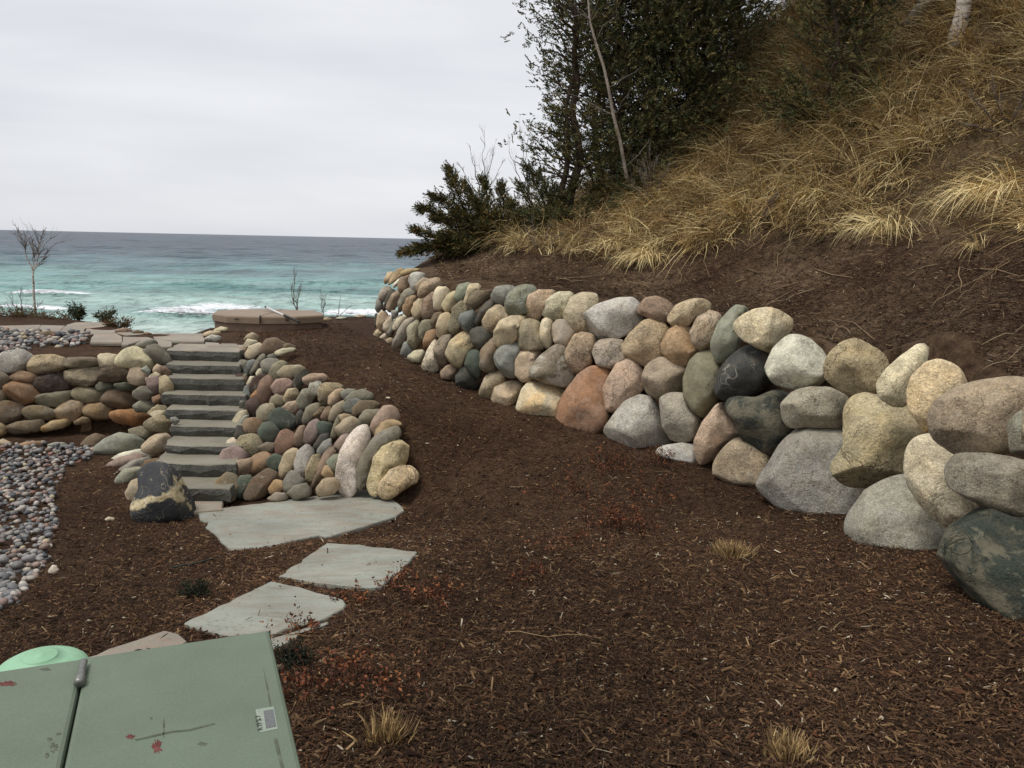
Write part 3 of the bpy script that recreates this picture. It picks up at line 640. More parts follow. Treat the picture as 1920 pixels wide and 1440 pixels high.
ST_RIGHT = parse('''
tan s 160,180 190,125 230,120 220,170 170,210
ochre s 195,200 240,120 280,92 315,105 290,150 240,190 205,215
ochre s 280,130 330,98 410,95 445,115 360,130 300,155
ltgrey s 345,180 370,130 430,125 480,150 440,190 410,270 365,240
white r 222,220 270,170 285,165 265,215 235,240
pinkbrown s 265,230 300,145 350,140 360,200 320,250 270,275
tan s 400,215 450,165 500,175 480,220 430,270 405,260
tan r 415,280 440,215 490,180 560,168 585,200 580,245 500,285 440,320
pinkgrey s 120,290 150,240 200,225 220,260 170,340 130,340
dark s 170,330 200,260 235,250 250,290 200,370 150,425
pinkbrown s 180,370 220,290 280,260 305,290 260,370 215,420 185,400
olivegrey s 265,350 310,265 360,245 405,275 350,320 310,390 280,430
ochre r 305,390 330,320 400,290 420,310 370,380 350,450 310,430
tan s 365,410 400,340 450,305 480,310 450,390 440,480 400,480
pinkbrown r 445,390 480,310 540,270 550,300 600,410 500,460 450,470
cream s 530,310 550,250 620,235 655,270 610,360 590,410 540,390
tan s 590,370 640,290 700,260 715,320 680,390 630,420
greengrey s 690,290 720,220 790,205 820,220 780,290 740,345 700,340
pinktan s 765,340 790,230 850,207 905,235 840,270 800,300 800,400 770,370
brown g 795,340 820,280 890,262 975,265 950,310 880,370 830,410 795,390
grey g 965,300 1000,235 1090,222 1160,240 1110,300 1070,370 1000,350
greengrey r 1070,360 1100,270 1170,225 1270,222 1300,245 1270,350 1240,430 1150,455 1085,435
pinktan r 1220,380 1250,300 1330,260 1450,265 1400,310 1350,400 1330,470 1260,450
cream r 1345,430 1380,310 1470,275 1570,275 1585,310 1520,400 1500,480 1400,475
pinktan g 1510,450 1560,320 1640,280 1740,285 1760,350 1690,440 1700,570 1620,570 1540,520
grey s 95,390 110,320 150,300 150,390 110,430
tan s 110,460 130,420 180,420 190,460 160,560 120,580 105,510
cream s 155,510 215,450 230,470 200,560 165,560
olivegrey s 180,580 230,490 290,430 300,450 250,540 220,610
cream s 225,530 260,470 320,440 340,460 290,520 240,560
pinkgrey s 265,560 310,490 380,460 410,490 350,520 320,620 275,690 225,690
olivetan r 335,560 350,520 420,490 430,560 445,640 390,710 345,640
olive s 420,540 450,485 510,480 525,560 470,600 440,650
brown s 505,490 540,430 600,420 570,480 555,540 525,530
tan s 555,520 580,440 650,430 660,500 650,580 590,630 560,590
rust s 455,640 480,570 550,550 555,610 530,660 470,700
olive r 655,500 680,390 740,345 790,350 810,400 740,460 740,540 680,580 650,570
grey s 215,410 270,410 260,460 220,470
bluegrey v 720,475 760,430 830,408 850,450 860,500 810,580 750,540
dark s 845,490 880,400 950,330 1000,330 980,380 920,440 890,520 850,510
pinktan r 900,490 940,410 1010,370 1080,410 1085,460 1010,520 990,580 930,560
tan s 990,570 1030,490 1110,455 1250,452 1260,475 1190,490 1160,550 1160,620 1080,680 1020,690 990,640
olivetan g 1160,560 1190,490 1260,480 1330,500 1330,620 1360,690 1250,715 1180,680
cream g 1330,560 1340,480 1400,480 1430,510 1400,570 1430,650 1370,690 1330,640
pinkgrey s 1405,560 1450,490 1520,488 1560,530 1630,580 1570,600 1530,710 1450,650
tan r 1500,770 1580,600 1640,580 1710,590 1760,650 1710,720 1720,800 1620,880 1550,850
dark s 805,580 850,540 930,530 985,590 940,650 890,700 830,650
tan o 625,730 660,640 740,575 810,580 820,640 830,700 760,800 720,850 650,780
olive r 535,700 580,620 660,590 690,600 640,680 650,800 600,830 550,760
cream g 445,830 490,700 540,630 570,640 540,730 580,830 550,870 470,850
pinkbrown s 585,870 630,825 700,815 715,860 680,920 600,920
bluegrey s 285,730 310,650 350,640 375,710 330,760 300,760
cream s 340,755 390,712 450,705 470,740 440,795 370,790
tan s 80,590 110,550 145,580 120,610
cream s 125,610 165,580 190,610 170,635
tan s 165,630 210,612 235,630 200,655
darkgreen s 775,790 800,720 860,705 890,740 880,860 900,920 830,900 780,840
black v 700,920 740,840 800,830 850,920 860,985 780,990 710,970
olive o 885,720 940,640 1000,600 1020,680 990,760 1010,850 930,870 885,840
bluegrey v 990,740 1040,670 1140,648 1210,700 1180,730 1140,790 1140,880 1150,920 1060,890 1000,810
pinktan s 1135,770 1180,720 1280,705 1360,710 1310,760 1270,830 1280,920 1200,940 1140,880
olive p 1265,840 1330,760 1440,672 1510,690 1530,740 1510,800 1600,890 1540,990 1400,960 1260,910
olivetan g 875,1030 920,910 980,870 1060,880 1080,940 990,1010 960,1075 900,1070
tan g 965,1070 1000,980 1100,940 1190,950 1200,1010 1130,1110 1060,1140 980,1110
cream o 1160,1150 1200,1010 1260,940 1380,970 1490,990 1520,1040 1470,1110 1440,1220 1300,1210 1210,1190
pinkbrown s 160,480 200,440 220,480 190,520
dark s 90,440 110,430 115,520 90,540
''', 680, 480, 4) + parse('''
rust o 10,1160 60,990 160,830 260,765 340,770 430,790 370,900 360,1010 400,1110 430,1210 350,1260 200,1250 80,1240 20,1200
ltgrey g 220,370 320,290 460,245 570,235 625,290 650,390 560,490 440,550 320,555 260,480
pinkbrown g 625,320 680,240 760,227 830,250 885,300 870,400 800,420 700,380 630,350
tan g 855,400 900,300 1000,250 1090,240 1160,275 1150,330 1060,380 1010,440 900,445
tan r 500,620 560,520 650,420 740,392 810,430 850,480 800,560 820,660 700,740 580,700 510,650
ochre g 805,590 850,490 930,435 1010,460 1050,560 1090,650 1010,755 900,720 820,660
pinktan g 1020,500 1070,380 1150,338 1220,345 1248,390 1200,480 1180,600 1110,630 1050,590
greengrey s 1185,560 1230,420 1310,320 1400,298 1490,320 1400,400 1350,440 1400,530 1380,620 1300,700 1250,720 1190,640
cream r 1350,450 1400,390 1500,330 1600,315 1700,350 1780,410 1740,500 1650,640 1530,600 1400,530
olive s 975,850 1010,720 1080,650 1190,635 1250,700 1250,760 1220,880 1230,980 1160,1120 1050,1080 985,980
black v 1220,880 1260,770 1350,640 1450,595 1560,610 1610,660 1610,850 1540,920 1400,990 1290,1010 1230,950
pinktan g 365,940 400,850 450,750 520,693 600,720 660,790 660,910 590,980 510,1060 430,1110 380,1050
olivetan g 665,830 700,740 780,690 870,700 980,770 970,900 930,970 790,1000 700,950
ltgrey g 375,1260 430,1160 510,1040 620,970 700,990 770,1050 790,1150 870,1290 800,1370 690,1410 520,1370
pinkgrey g 785,1010 850,965 970,960 1000,1060 1110,1150 1080,1260 1010,1310 880,1290 820,1200
pinktan g 1060,1320 1110,1180 1200,1040 1260,1035 1320,1110 1390,1260 1290,1310 1210,1430 1150,1490 1080,1450
black m 1280,1030 1350,995 1500,1000 1640,925 1750,950 1740,1080 1760,1200 1800,1230 1700,1380 1610,1410 1500,1340 1420,1290 1390,1200 1320,1120
ltgrey s 745,1410 830,1350 950,1325 1050,1330 1090,1440 1070,1480 960,1470 830,1450
pinkgrey r 275,620 340,555 440,545 510,555 510,620 560,690 430,760 330,740
''', 1040, 500, 4) + parse('''
olivetan g 1340,875 1365,835 1400,818 1440,850 1450,885 1430,920 1380,915 1345,895
white w 1441,695 1452,657 1470,637 1487,629 1512,637 1535,657 1550,682 1545,707 1522,725 1485,731 1455,717
tan r 1550,692 1560,665 1580,645 1600,638 1620,646 1645,660 1657,675 1652,710 1650,740 1615,744 1580,730 1555,712
cream g 1651,720 1665,695 1685,670 1710,650 1728,641 1735,650 1722,665 1730,685 1710,710 1705,757 1680,760 1657,745
yellow r 1707,740 1712,710 1732,685 1755,677 1780,685 1797,705 1805,725 1775,747 1755,780 1760,820 1735,797 1715,770
olivetan g 1756,795 1762,765 1790,735 1830,717 1880,702 1900,699 1912,725 1916,762 1900,795 1890,840 1852,859 1810,855 1775,835 1760,815
olivegrey g 1895,800 1907,780 1930,765 1960,780 1960,860 1905,850
pinkgrey g 1471,765 1482,742 1512,729 1550,727 1580,740 1587,762 1580,797 1540,799 1510,800 1487,807 1475,790
grey g 1430,905 1448,875 1465,840 1490,810 1520,799 1560,800 1590,812 1600,850 1610,900 1628,930 1608,965 1565,980 1530,975 1470,955 1438,932
tan r 1581,770 1590,755 1615,744 1650,747 1690,762 1727,797 1740,820 1705,845 1702,887 1665,900 1627,915 1605,915 1580,897 1570,880 1590,840 1588,805
grey g 1592,1010 1600,982 1620,942 1647,915 1680,895 1702,890 1715,935 1740,970 1800,985 1800,1000 1785,1030 1788,1075 1715,1075 1665,1060 1628,1040 1600,1022
cream g 1702,862 1708,842 1722,828 1760,819 1773,835 1805,858 1800,885 1815,930 1845,945 1840,975 1820,988 1790,982 1755,970 1733,947 1712,920 1703,890
olivegrey g 1787,895 1795,875 1815,862 1850,857 1890,860 1950,868 1990,900 1960,965 1890,960 1830,945 1797,928
orange s 1788,1005 1800,995 1818,1000 1812,1010 1792,1012
blackgreen m 1775,1030 1790,1012 1815,1005 1832,975 1855,960 1920,968 2000,990 2060,1060 2060,1170 1980,1210 1900,1185 1850,1145 1800,1095 1780,1060
grey g 1960,870 2010,850 2060,880 2070,950 2000,960 1965,930
tan g 1930,770 1980,740 2040,770 2050,850 1980,860 1935,840
ltgrey g 2060,1060 2140,1020 2230,1080 2220,1220 2120,1260 2060,1190
pinktan g 2060,900 2130,860 2210,900 2200,1010 2110,1030 2060,980
''', 0, 0, 1)
DEEP = {'dark': -.06, 'black': -.03, 'maroon': -.05}
# ---- boulder wall along the foot of the slope
wall_r = empty('boulder_wall', (.6, 10.2, -.6), 'tall curved retaining wall of large rounded boulders along the foot of the grassy slope', 'wall')
for poly, ck, mk in ST_RIGHT:
    c = np.mean(poly, axis=0); Yd = float(RW_DEPTH([np.clip(c, (700, 400), (1930, 1200))])[0])
    if c[0] > 1930: Yd = 4.5 - (c[0] - 1930) * .004
    sp = math.sqrt((np.ptp([p[0] for p in poly])) * np.ptp([p[1] for p in poly]))
    stone('boulder', poly, Yd + (.0 if sp > 60 else .05), ck, mk, wall_r, grow=1.11, rough=.12 if mk in 'rm' else .08, cuts=13 if mk in 'rmwv' else 10)
# ---- cobble wall beside the stairs
wall_s = empty('cobble_wall', (-2.6, 9.6, -1.35), 'rounded wall of multicoloured cobbles curving down the right side of the stone stairs', 'wall')
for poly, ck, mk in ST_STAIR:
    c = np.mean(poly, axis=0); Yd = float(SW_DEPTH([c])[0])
    stone('cobble', poly, Yd, ck, mk, wall_s, dk=.88, grow=1.16, rough=.09 if mk == 'r' else .055, cuts=8 if mk == 'r' else 4)  # cobble colours darkened slightly, putting the wall's shade into them
# ---- low fieldstone wall left of the stairs
wall_l = empty('fieldstone_wall', (-6.2, 11.2, -1.2), 'low straight wall of brown and rusty fieldstones left of the stone stairs', 'wall')
more = [([(x - 262, y + 3 * ((i % 3) - 1)) for x, y in p], ('olive', 'tan', 'brown', 'rust', 'grey', 'ochre')[i % 6], m_) for i, (p, c_, m_) in enumerate(ST_LEFT) if max(q[0] for q in p) < 262 and i < 41]
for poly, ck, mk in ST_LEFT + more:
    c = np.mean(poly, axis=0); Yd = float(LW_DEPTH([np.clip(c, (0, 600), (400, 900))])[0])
    stone('fieldstone', poly, Yd, ck, mk, wall_l, dk=.74, grow=1.13, rough=.1 if mk == 'r' else .065, cuts=10 if mk == 'r' else 7)  # the shade on this wall is put into the darkened stone colours
# ---- loose stones that stand on their own
def loose(name, poly, ck, mk, label, cat='rock', group=None, lift=0, **kw):
    c = np.mean(poly, axis=0); yb = max(p[1] for p in poly); Y = hit(c[0], yb - .12 * (yb - c[1]))[1] + lift
    return tag(stone(name, poly, Y, ck, mk, **kw), label, cat, group)
Z8 = lambda s: [(a / 3.6, 760 + b / 3.6) for a, b in pl(s)]
Z1 = lambda s: [(a / 4, 560 + b / 4) for a, b in pl(s)]
Z5 = lambda s: [(a / 2.6667, 400 + b / 2.6667) for a, b in pl(s)]
loose('boulder', Z8('950,450 1000,400 1080,380 1150,410 1210,480 1260,600 1300,690 1295,790 1200,800 1050,785 950,790 905,735 900,660 940,590 960,540'), (.030, .031, .032), 'b', 'black boulder crossed by cream and white veins at the bottom of the stairs', 'boulder', push=.1, thick=1.0, cuts=4, lift=.1)
loose('boulder', Z1('725,1100 800,1040 900,1005 1000,1030 1070,1080 1078,1145 950,1170 800,1190 730,1170'), 'grey', 's', 'broad grey boulder between the pebble bed and the foot of the fieldstone wall', 'boulder', lift=.15)
loose('rock', Z1('610,1090 660,1035 720,1012 790,1045 760,1110 700,1135 620,1135'), 'brown', 's', 'brown rock half hidden behind the broad grey boulder at the pebble edge', lift=.25)
loose('rock', Z1('-20,1060 30,1055 75,1090 30,1125 -20,1120'), 'olivetan', 's', 'tan rock at the left end of the pebble bed edge under the fieldstone wall', lift=.1)
loose('rock', Z1('130,1095 200,1070 320,1075 325,1115 200,1125'), 'rust', 's', 'flat rusty rock on the far edge of the pebble bed', lift=.1)
loose('rock', Z1('360,1090 420,1075 480,1085 500,1120 400,1125'), 'grey', 's', 'small grey rock on the far edge of the pebble bed', lift=.1)
loose('rock', Z1('850,1180 920,1150 1040,1132 1120,1160 1160,1225 1040,1215 960,1225 880,1220'), 'white', 's', 'long white rock lying in the mulch beside the lower steps', lift=.15)
loose('rock', Z1('790,1245 900,1185 1030,1165 1090,1190 1050,1230 900,1265'), 'mauve', 's', 'flat mauve rock tapering to a point below the long white rock', lift=.05)
loose('rock', Z1('890,1275 1000,1210 1100,1195 1150,1215 1080,1265 940,1305'), 'olivegrey', 's', 'greenish grey rock wedged between the mauve rock and the orange rock', lift=.1)
loose('rock', Z1('980,1265 1080,1210 1200,1205 1225,1235 1120,1290 1000,1300'), 'rust', 's', 'flat orange tan rock lying just behind the veined black boulder', lift=.1)
loose('rock', Z1('870,1355 930,1280 1030,1265 1090,1300 1060,1365 960,1390 880,1385'), 'greengrey', 'g', 'speckled grey rock at the left shoulder of the veined black boulder', lift=.05)
loose('rock', Z8('850,595 890,510 950,495 980,560 950,650 880,655'), 'olivetan', 's', 'smooth olive tan rock leaning on the left foot of the veined black boulder', lift=.1)
for s, ck, lb in (('1070,582 1105,567 1137,575 1130,590 1080,596', 'cream', 'cream rock at the left corner of the hot tub'), ('1135,580 1170,566 1212,572 1200,584', 'tan', 'flat tan rock against the front of the hot tub'),
                  ('1018,605 1050,588 1095,592 1100,612 1030,615', 'pinktan', 'pinkish rock at the mulch corner beside the patio flags'), ('1025,625 1060,608 1105,618 1090,642 1040,644', 'ltgrey', 'pale grey rock on the patio edge below the pinkish rock'),
                  ('1262,560 1295,548 1335,558 1320,570 1270,570', 'tan', 'round tan rock before the middle of the hot tub'), ('1338,560 1385,541 1440,545 1420,562 1350,568', 'ltgrey', 'long pale rock before the hot tub cover'),
                  ('1440,548 1490,540 1533,546 1500,557', 'cream', 'flat cream rock under the lower end of the pole'), ('1595,535 1630,520 1660,528 1650,540', 'tan', 'tan rock past the right end of the hot tub'),
                  ('1672,527 1700,517 1740,520 1720,532', 'ltgrey', 'flat grey rock on the crest of mulch before the lake'), ('1760,518 1795,506 1830,510 1815,522', 'cream', 'pale rock on the crest of mulch beside the end of the boulder wall'),
                  ('1590,543 1615,540 1612,548 1592,549', 'cream', 'tiny cream rock on the mulch right of the hot tub'),
                  ('575,585 620,573 660,585 640,598 600,597', 'pinkbrown', 'reddish rock at the back edge of the patio'), ('655,592 690,583 720,595 690,602', 'brown', 'brown rock on the back edge of the patio past the reddish rock'), ('715,597 740,594 760,603 730,606', 'rust', 'smallest rusty rock at the back edge of the patio'),
                  ('195,612 215,592 250,588 272,605 265,626 210,628', 'brown', 'rounded brown rock between the patio flags and the upper pebble strip'), ('298,632 312,624 340,629 330,640 305,641', 'white', 'small white rock among the grey pebbles of the upper strip')):
    loose('rock', Z5(s), ck, 's', lb, group='rocks bordering the patio and hot tub', grow=1.12, sub=3)
loose('rock', [(92, 1069), (99, 1060), (106, 1062), (107, 1072), (100, 1077), (93, 1076)], 'white', 's', 'single pale stone lying on the mulch by the pebble bed', grow=1.1, sub=3)
for poly_, lb in ((Z8('712,765 735,752 772,765 760,782 725,782'), 'cream pebble on the mulch in front of the veined black boulder'),):
    loose('rock', poly_, 'cream', 's', lb, grow=1.1, sub=3)


# ------------------------------------------------------------------ flagstones and stairs
def slab(name, P3, thick, mat, parent=None, bevel=.008, jit=.008, step=.09, seed=0, top_noise=.0012, side=None):
    """a stone slab with slightly broken edges; P3 = outline of its upper face"""
    rg = np.random.default_rng(seed); P3 = np.asarray(P3, float); pts = []
    for a, b in zip(P3, np.roll(P3, -1, axis=0)):
        n = max(1, int(np.linalg.norm(b - a) / step))
        for i in range(n): pts.append(a + (b - a) * i / n + (rg.normal(0, jit, 3) * (1, 1, 0) if i else 0))
    T = np.array(pts); c = T.mean(0); n = len(T)
    def ring(sc, dz, j): 
        d = T - c; l = np.linalg.norm(d[:, :2], axis=1)[:, None]; Q = c + d * (1 - sc / l); Q[:, 2] += dz + rg.normal(0, j, n); return Q
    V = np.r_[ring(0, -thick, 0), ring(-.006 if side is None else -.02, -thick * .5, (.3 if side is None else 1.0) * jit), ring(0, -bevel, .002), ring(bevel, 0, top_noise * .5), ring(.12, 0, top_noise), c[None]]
    F = []
    for k in range(4):
        for i in range(n): j = (i + 1) % n; F.append((k * n + i, k * n + j, k * n + n + j, k * n + n + i))
    for i in range(n): F.append((4 * n + i, 4 * n + (i + 1) % n, 5 * n))
    F.append(tuple(range(n - 1, -1, -1)))
    # outline may run either way round
    A = sum(T[i][0] * T[(i + 1) % n][1] - T[(i + 1) % n][0] * T[i][1] for i in range(n))
    if A < 0: F = [f[::-1] for f in F]
    o = mesh(name, V - c, faces=F, mat=mat, loc=c, smooth=False)
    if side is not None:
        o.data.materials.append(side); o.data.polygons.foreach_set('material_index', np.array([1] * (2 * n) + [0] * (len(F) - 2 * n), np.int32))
    if parent is not None: child(o, parent)
    return o
stairs = empty('stone_staircase', (stair_left(8.65) + .5, 8.65, -1.24), 'flight of thick grey stone slab steps climbing between the two rock walls to the patio', 'stairs')
for i in range(9):
    Y0 = stepY[i]; Yb = Y0 + (.62 if i else .75); z = stepZ[i]; rise = stepZ[i] - stepZ[i + 1]; rg = np.random.default_rng(50 + i)
    l = ray((312, 310, 313, 306, 312, 320, 310, 288, 300)[i], step_py[i])[0] * Y0; r_ = ray((448, 450, 456, 460, 464, 462, 452, 440, 432)[i], step_py[i])[0] * Y0; rg2 = rg.uniform(-.03, .03, 3)
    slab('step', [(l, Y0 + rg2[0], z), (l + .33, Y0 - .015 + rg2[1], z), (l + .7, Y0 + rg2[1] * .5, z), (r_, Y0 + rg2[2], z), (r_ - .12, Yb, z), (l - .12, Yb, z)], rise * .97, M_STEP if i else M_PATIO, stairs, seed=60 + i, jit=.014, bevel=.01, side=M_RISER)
l = stair_left(9.2)
tag(slab('landing_slab', [onz(330, 962, -1.245), onz(418, 955, -1.245), onz(418, 934, -1.245), onz(330, 934, -1.245)], .06, M_PATIO, stairs, seed=70), 'pale worn landing at the foot of the steps')
SLABS = []
def ground_slab(name, pix, lift, thick, mat, label=None, seed=0, parent=None, **kw):
    H = np.array([hit(*p) for p in pix]); A = np.c_[H[:, :2], np.ones(len(H))]; co = np.linalg.lstsq(A, H[:, 2], rcond=None)[0]
    P3 = []
    for p in pix:      # meet the fitted plane so the outline stays true
        k, s = ray(*p); Y = (EYE - co[2] - lift) / (co[0] * k + co[1] - s); P3.append((k * Y, Y, EYE + s * Y))
    SLABS.append([(p[0], p[1]) for p in P3]); o = slab(name, P3, thick, mat, parent, seed=seed, **kw)
    if label: tag(o, label, 'stepping stone', 'stepping stones leading to the stairs')
    return o
def px3(s, ox=500, oy=1000, sc=3): return [(ox + a / sc, oy + b / sc) for a, b in pl(s)]
ground_slab('stepping_stone', SLAB_PX['large'], .022, .1, M_FLAG, 'largest bluestone slab lying across the foot of the stairs', 81)
ground_slab('stepping_stone', pl('523,1080 613,1018 660,1021 782,1034 765,1055 735,1085 715,1100 690,1101 600,1092 560,1085'), .025, .09, M_FLAG, 'diamond shaped bluestone slab between the largest slab and the cracked one', 82)
cr_ = empty('stepping_stone', hit(500, 1150), 'long pointed bluestone slab with a broken corner behind the green utility box', 'stepping stone', 'stepping stones leading to the stairs')
ground_slab('slab', pl('345,1168 508,1090 560,1100 645,1125 645,1140 610,1159 560,1172 518,1187 430,1190 360,1173'), .025, .09, M_FLAG, seed=83, parent=cr_)
tag(ground_slab('broken_corner', pl('524,1193 562,1181 617,1165 614,1171 562,1184 555,1196 525,1212 500,1217 480,1205'), .018, .09, M_FLAG, seed=84, parent=cr_), 'snapped off corner of the slab')
ground_slab('stepping_stone', pl('150,1236 230,1208 310,1182 335,1188 352,1202 300,1240 200,1262 140,1262'), .025, .09, M_PATIO, 'tan flat slab mostly hidden behind the green utility box', 85)
patio = empty('patio', onz(300, 630, 0), 'terrace of irregular grey flagstones at the head of the stairs overlooking the lake', None); patio['kind'] = 'structure'
for i, s in enumerate(('-120,568 205,560 195,580 100,590 95,600 -120,606', '205,561 330,565 310,577 300,605 100,602 110,590 195,582', '310,577 428,578 425,605 300,604', '332,560 375,548 515,546 575,580 560,582 430,578 312,576',
                       '430,580 580,582 578,600 440,608 427,605', '468,606 580,602 612,619 610,648 450,645', '580,585 640,590 740,603 740,615 640,618 581,600', '614,620 720,616 768,630 700,642 640,660 606,662 612,642',
                       '741,604 1015,603 1025,641 1020,645 860,642 770,628', '862,645 1024,647 1030,669 1100,671 1100,680 1000,690 845,690 805,672', '1026,647 1095,651 1110,668 1032,668', '1105,653 1185,655 1193,671 1110,669', '770,632 858,645 858,668 800,671 700,664 705,644')):
    P3 = [onz(400 * 0 + a / 2.6667, 400 + b / 2.6667, .0) for a, b in pl(s)]
    P3 = [(p[0], p[1], .012) for p in P3]
    c = np.mean(P3, axis=0); P3 = [tuple(c + (np.array(p) - c) * .985) for p in P3]
    if i == 9: continue
    slab('flagstone', P3, .06, M_PATIO, patio, seed=90 + i, step=.25, jit=.006)

# ------------------------------------------------------------------ river pebbles
def scatter_poly(poly, n, rg):
    P = np.array(poly); lo, hi = P.min(0), P.max(0); o = np.zeros((0, 2))
    while len(o) < n:
        q = rg.uniform(lo, hi, (n * 2, 2)); o = np.r_[o, q[inside(q, poly)]]
    return o[:n]
PEBC = [srgb(c) for c in ((134, 132, 128), (108, 108, 108), (156, 152, 146), (166, 144, 130), (142, 120, 110), (182, 172, 156), (92, 94, 96), (190, 182, 170), (122, 112, 104), (146, 142, 142), (166, 122, 104), (196, 182, 146))]
PEBW = np.array([16, 16, 12, 9, 8, 7, 12, 5, 8, 8, 3, 2.]); PEBW /= PEBW.sum()
def pebbles(poly, n, root, smin, smax, nind, seed, sub=2):
    rg = np.random.default_rng(seed); P = scatter_poly(poly, n, rg); P = P[np.argsort(np.hypot(P[:, 0], P[:, 1]))]; Z = height(P)
    V0, T0 = ICO[sub]; V1, T1 = ICO[1]
    protos = []
    for k in range(8):
        W = V0 * (1 + .26 * Waves(seed + k, 8, 3, 1, 2.5)(V0))[:, None] * np.array((1, rg.uniform(.68, .9), rg.uniform(.5, .65)))
        protos.append(mesh('pebble', W, tris=T0, mat=M_PEBO)); 
    for p in protos: COL.objects.unlink(p)
    VV, TT, CC = [], [], []; nn = 0
    for i, (p, z) in enumerate(zip(P, Z)):
        s = rg.uniform(smin, smax) * .5 * (1.25 if rg.random() < .08 else 1); c = np.array(PEBC[rg.choice(len(PEBC), p=PEBW)]) * rg.uniform(.62, .98); yaw = rg.uniform(0, 6.28)
        zz = z + s * .25 + (rg.random() < .45) * s * .7
        if i < nind:
            o = protos[i % 8].copy(); o.name = 'pebble'; COL.objects.link(o); o.location = (p[0], p[1], zz); o.scale = (s, s, s); o.rotation_euler = (rg.normal(0, .25), rg.normal(0, .25), yaw); o.color = (*np.clip(c, 0, 1), 1); child(o, root)
        else:
            W = V1 * np.array((1, rg.uniform(.68, .9), .6)) * s; W = W @ np.array(Matrix.Rotation(yaw, 3, 'Z') @ Matrix.Rotation(rg.normal(0, .3), 3, 'X')).T + (p[0], p[1], zz)
            VV.append(W); TT.append(T1 + nn); CC.append(np.tile(c, (len(W), 1))); nn += len(W)
    if VV:
        o = mesh('pebbles', np.concatenate(VV), tris=np.concatenate(TT), mat=M_PEB, tint=np.concatenate(CC)); child(o, root); o['kind'] = 'stuff'
def peb_mat():
    m, t, b = material('single_pebble'); g = NG(t); oi = g.n('ShaderNodeObjectInfo'); tcn = g.n('ShaderNodeTexCoord')
    col = g.mix(1.0, oi.outputs['Color'], g.ramp(g.noise(tcn.outputs['Object'], 3.5, 6, .7), (.3, .75), (.7, 1.25)), 'MULTIPLY'); g.l(col, b.inputs['Base Color']); b.inputs['Roughness'].default_value = .7; return m
M_PEBO = peb_mat()
pbp = [(-300, 850), (-100, 838), (0, 838), (60, 834), (150, 838), (182, 845), (165, 862), (130, 880), (106, 910), (100, 945), (110, 975), (98, 1010), (90, 1050), (60, 1090), (38, 1132), (0, 1150), (-60, 1160), (-300, 1160)]
bed = [tuple(hit(*p)[:2]) for p in pbp]
pb = empty('pebble_bed', hit(40, 960), 'bed of mixed grey and pink river pebbles at the left', None); pb['kind'] = 'structure'
pebbles(bed, 3000, pb, .05, .095, 300, 301)
ub = [tuple(onz(a / 2.6667, 400 + b / 2.6667, -.02)[:2]) for a, b in pl('-150,600 0,598 95,602 200,606 300,606 440,612 450,645 330,652 200,655 0,668 -150,675')]
pb2 = empty('pebble_strip', onz(60, 636, 0), 'strip of pale grey pebbles between the patio and the upper mulch bed', None); pb2['kind'] = 'structure'
pebbles(ub, 500, pb2, .06, .12, 140, 302)

# ------------------------------------------------------------------ utility box
def box_mat(name, c):
    m, t, b = material(name); g = NG(t); tcn = g.n('ShaderNodeTexCoord'); v = tcn.outputs['Object']
    col = g.mix(1.0, c, g.ramp(g.noise(v, 3, 5, .6), (.3, .86), (.7, 1.08)), 'MULTIPLY'); col = g.mix(1.0, col, g.ramp(g.noise(v, 160, 3, .6), (.3, .88), (.7, 1.1)), 'MULTIPLY')
    scr = g.ramp(g.noise(v, 7, 8, .75), (.66, 0), (.70, .65)); col = g.mix(scr, col, srgb((84, 82, 72)))
    rr = g.ramp(g.noise(v, 2.6, 7, .72), (.69, 0), (.705, .9)); col = g.mix(rr, col, srgb((112, 66, 56)))
    g.l(col, b.inputs['Base Color']); b.inputs['Roughness'].default_value = .55; b.inputs['Specular IOR Level'].default_value = .4
    g.l(g.bump(g.noise(v, 160, 3, .6), .12, .004), b.inputs['Normal']); return m
M_BOX = box_mat('weathered_green_paint', srgb((98, 110, 92)))
M_RUST = simple('bare_rusty_primer', srgb((98, 58, 54)), .85, .2, 30, .35, .2)
M_GRIME = simple('dark_scuff', srgb((88, 94, 80)), .9, .1, 30, .35, 0)
M_STEEL = simple('dull_steel', srgb((128, 128, 122)), .45, .5, 20, .25, .1, .6)
M_BLACK = simple('black_rubber', srgb((34, 34, 34)), .6, .3, 20, .2, .1)
ZB = .35
A = onz(505, 1180, ZB); B = onz(0, 1255, ZB); Cn = onz(565, 1440, ZB); S = onz(161, 1231.5, ZB)
ex = (B - A); ex /= np.linalg.norm(ex); ey = np.array((ex[1], -ex[0], 0.)); ey = ey if ey @ (Cn - A) > 0 else -ey
seam = abs((S - A) @ ex); WID, DEP = 2 * seam + .02, .92
def bp(u, v, z=0.): return A + ex * u + ey * v + np.array((0, 0, z))
gz = float(height([bp(WID / 2, DEP / 2)[:2]])[0]) - .1
ub_ = empty('utility_box', (*bp(WID / 2, DEP / 2)[:2], gz), 'green metal utility box with a scuffed hinged lid in the near left corner', 'utility box')
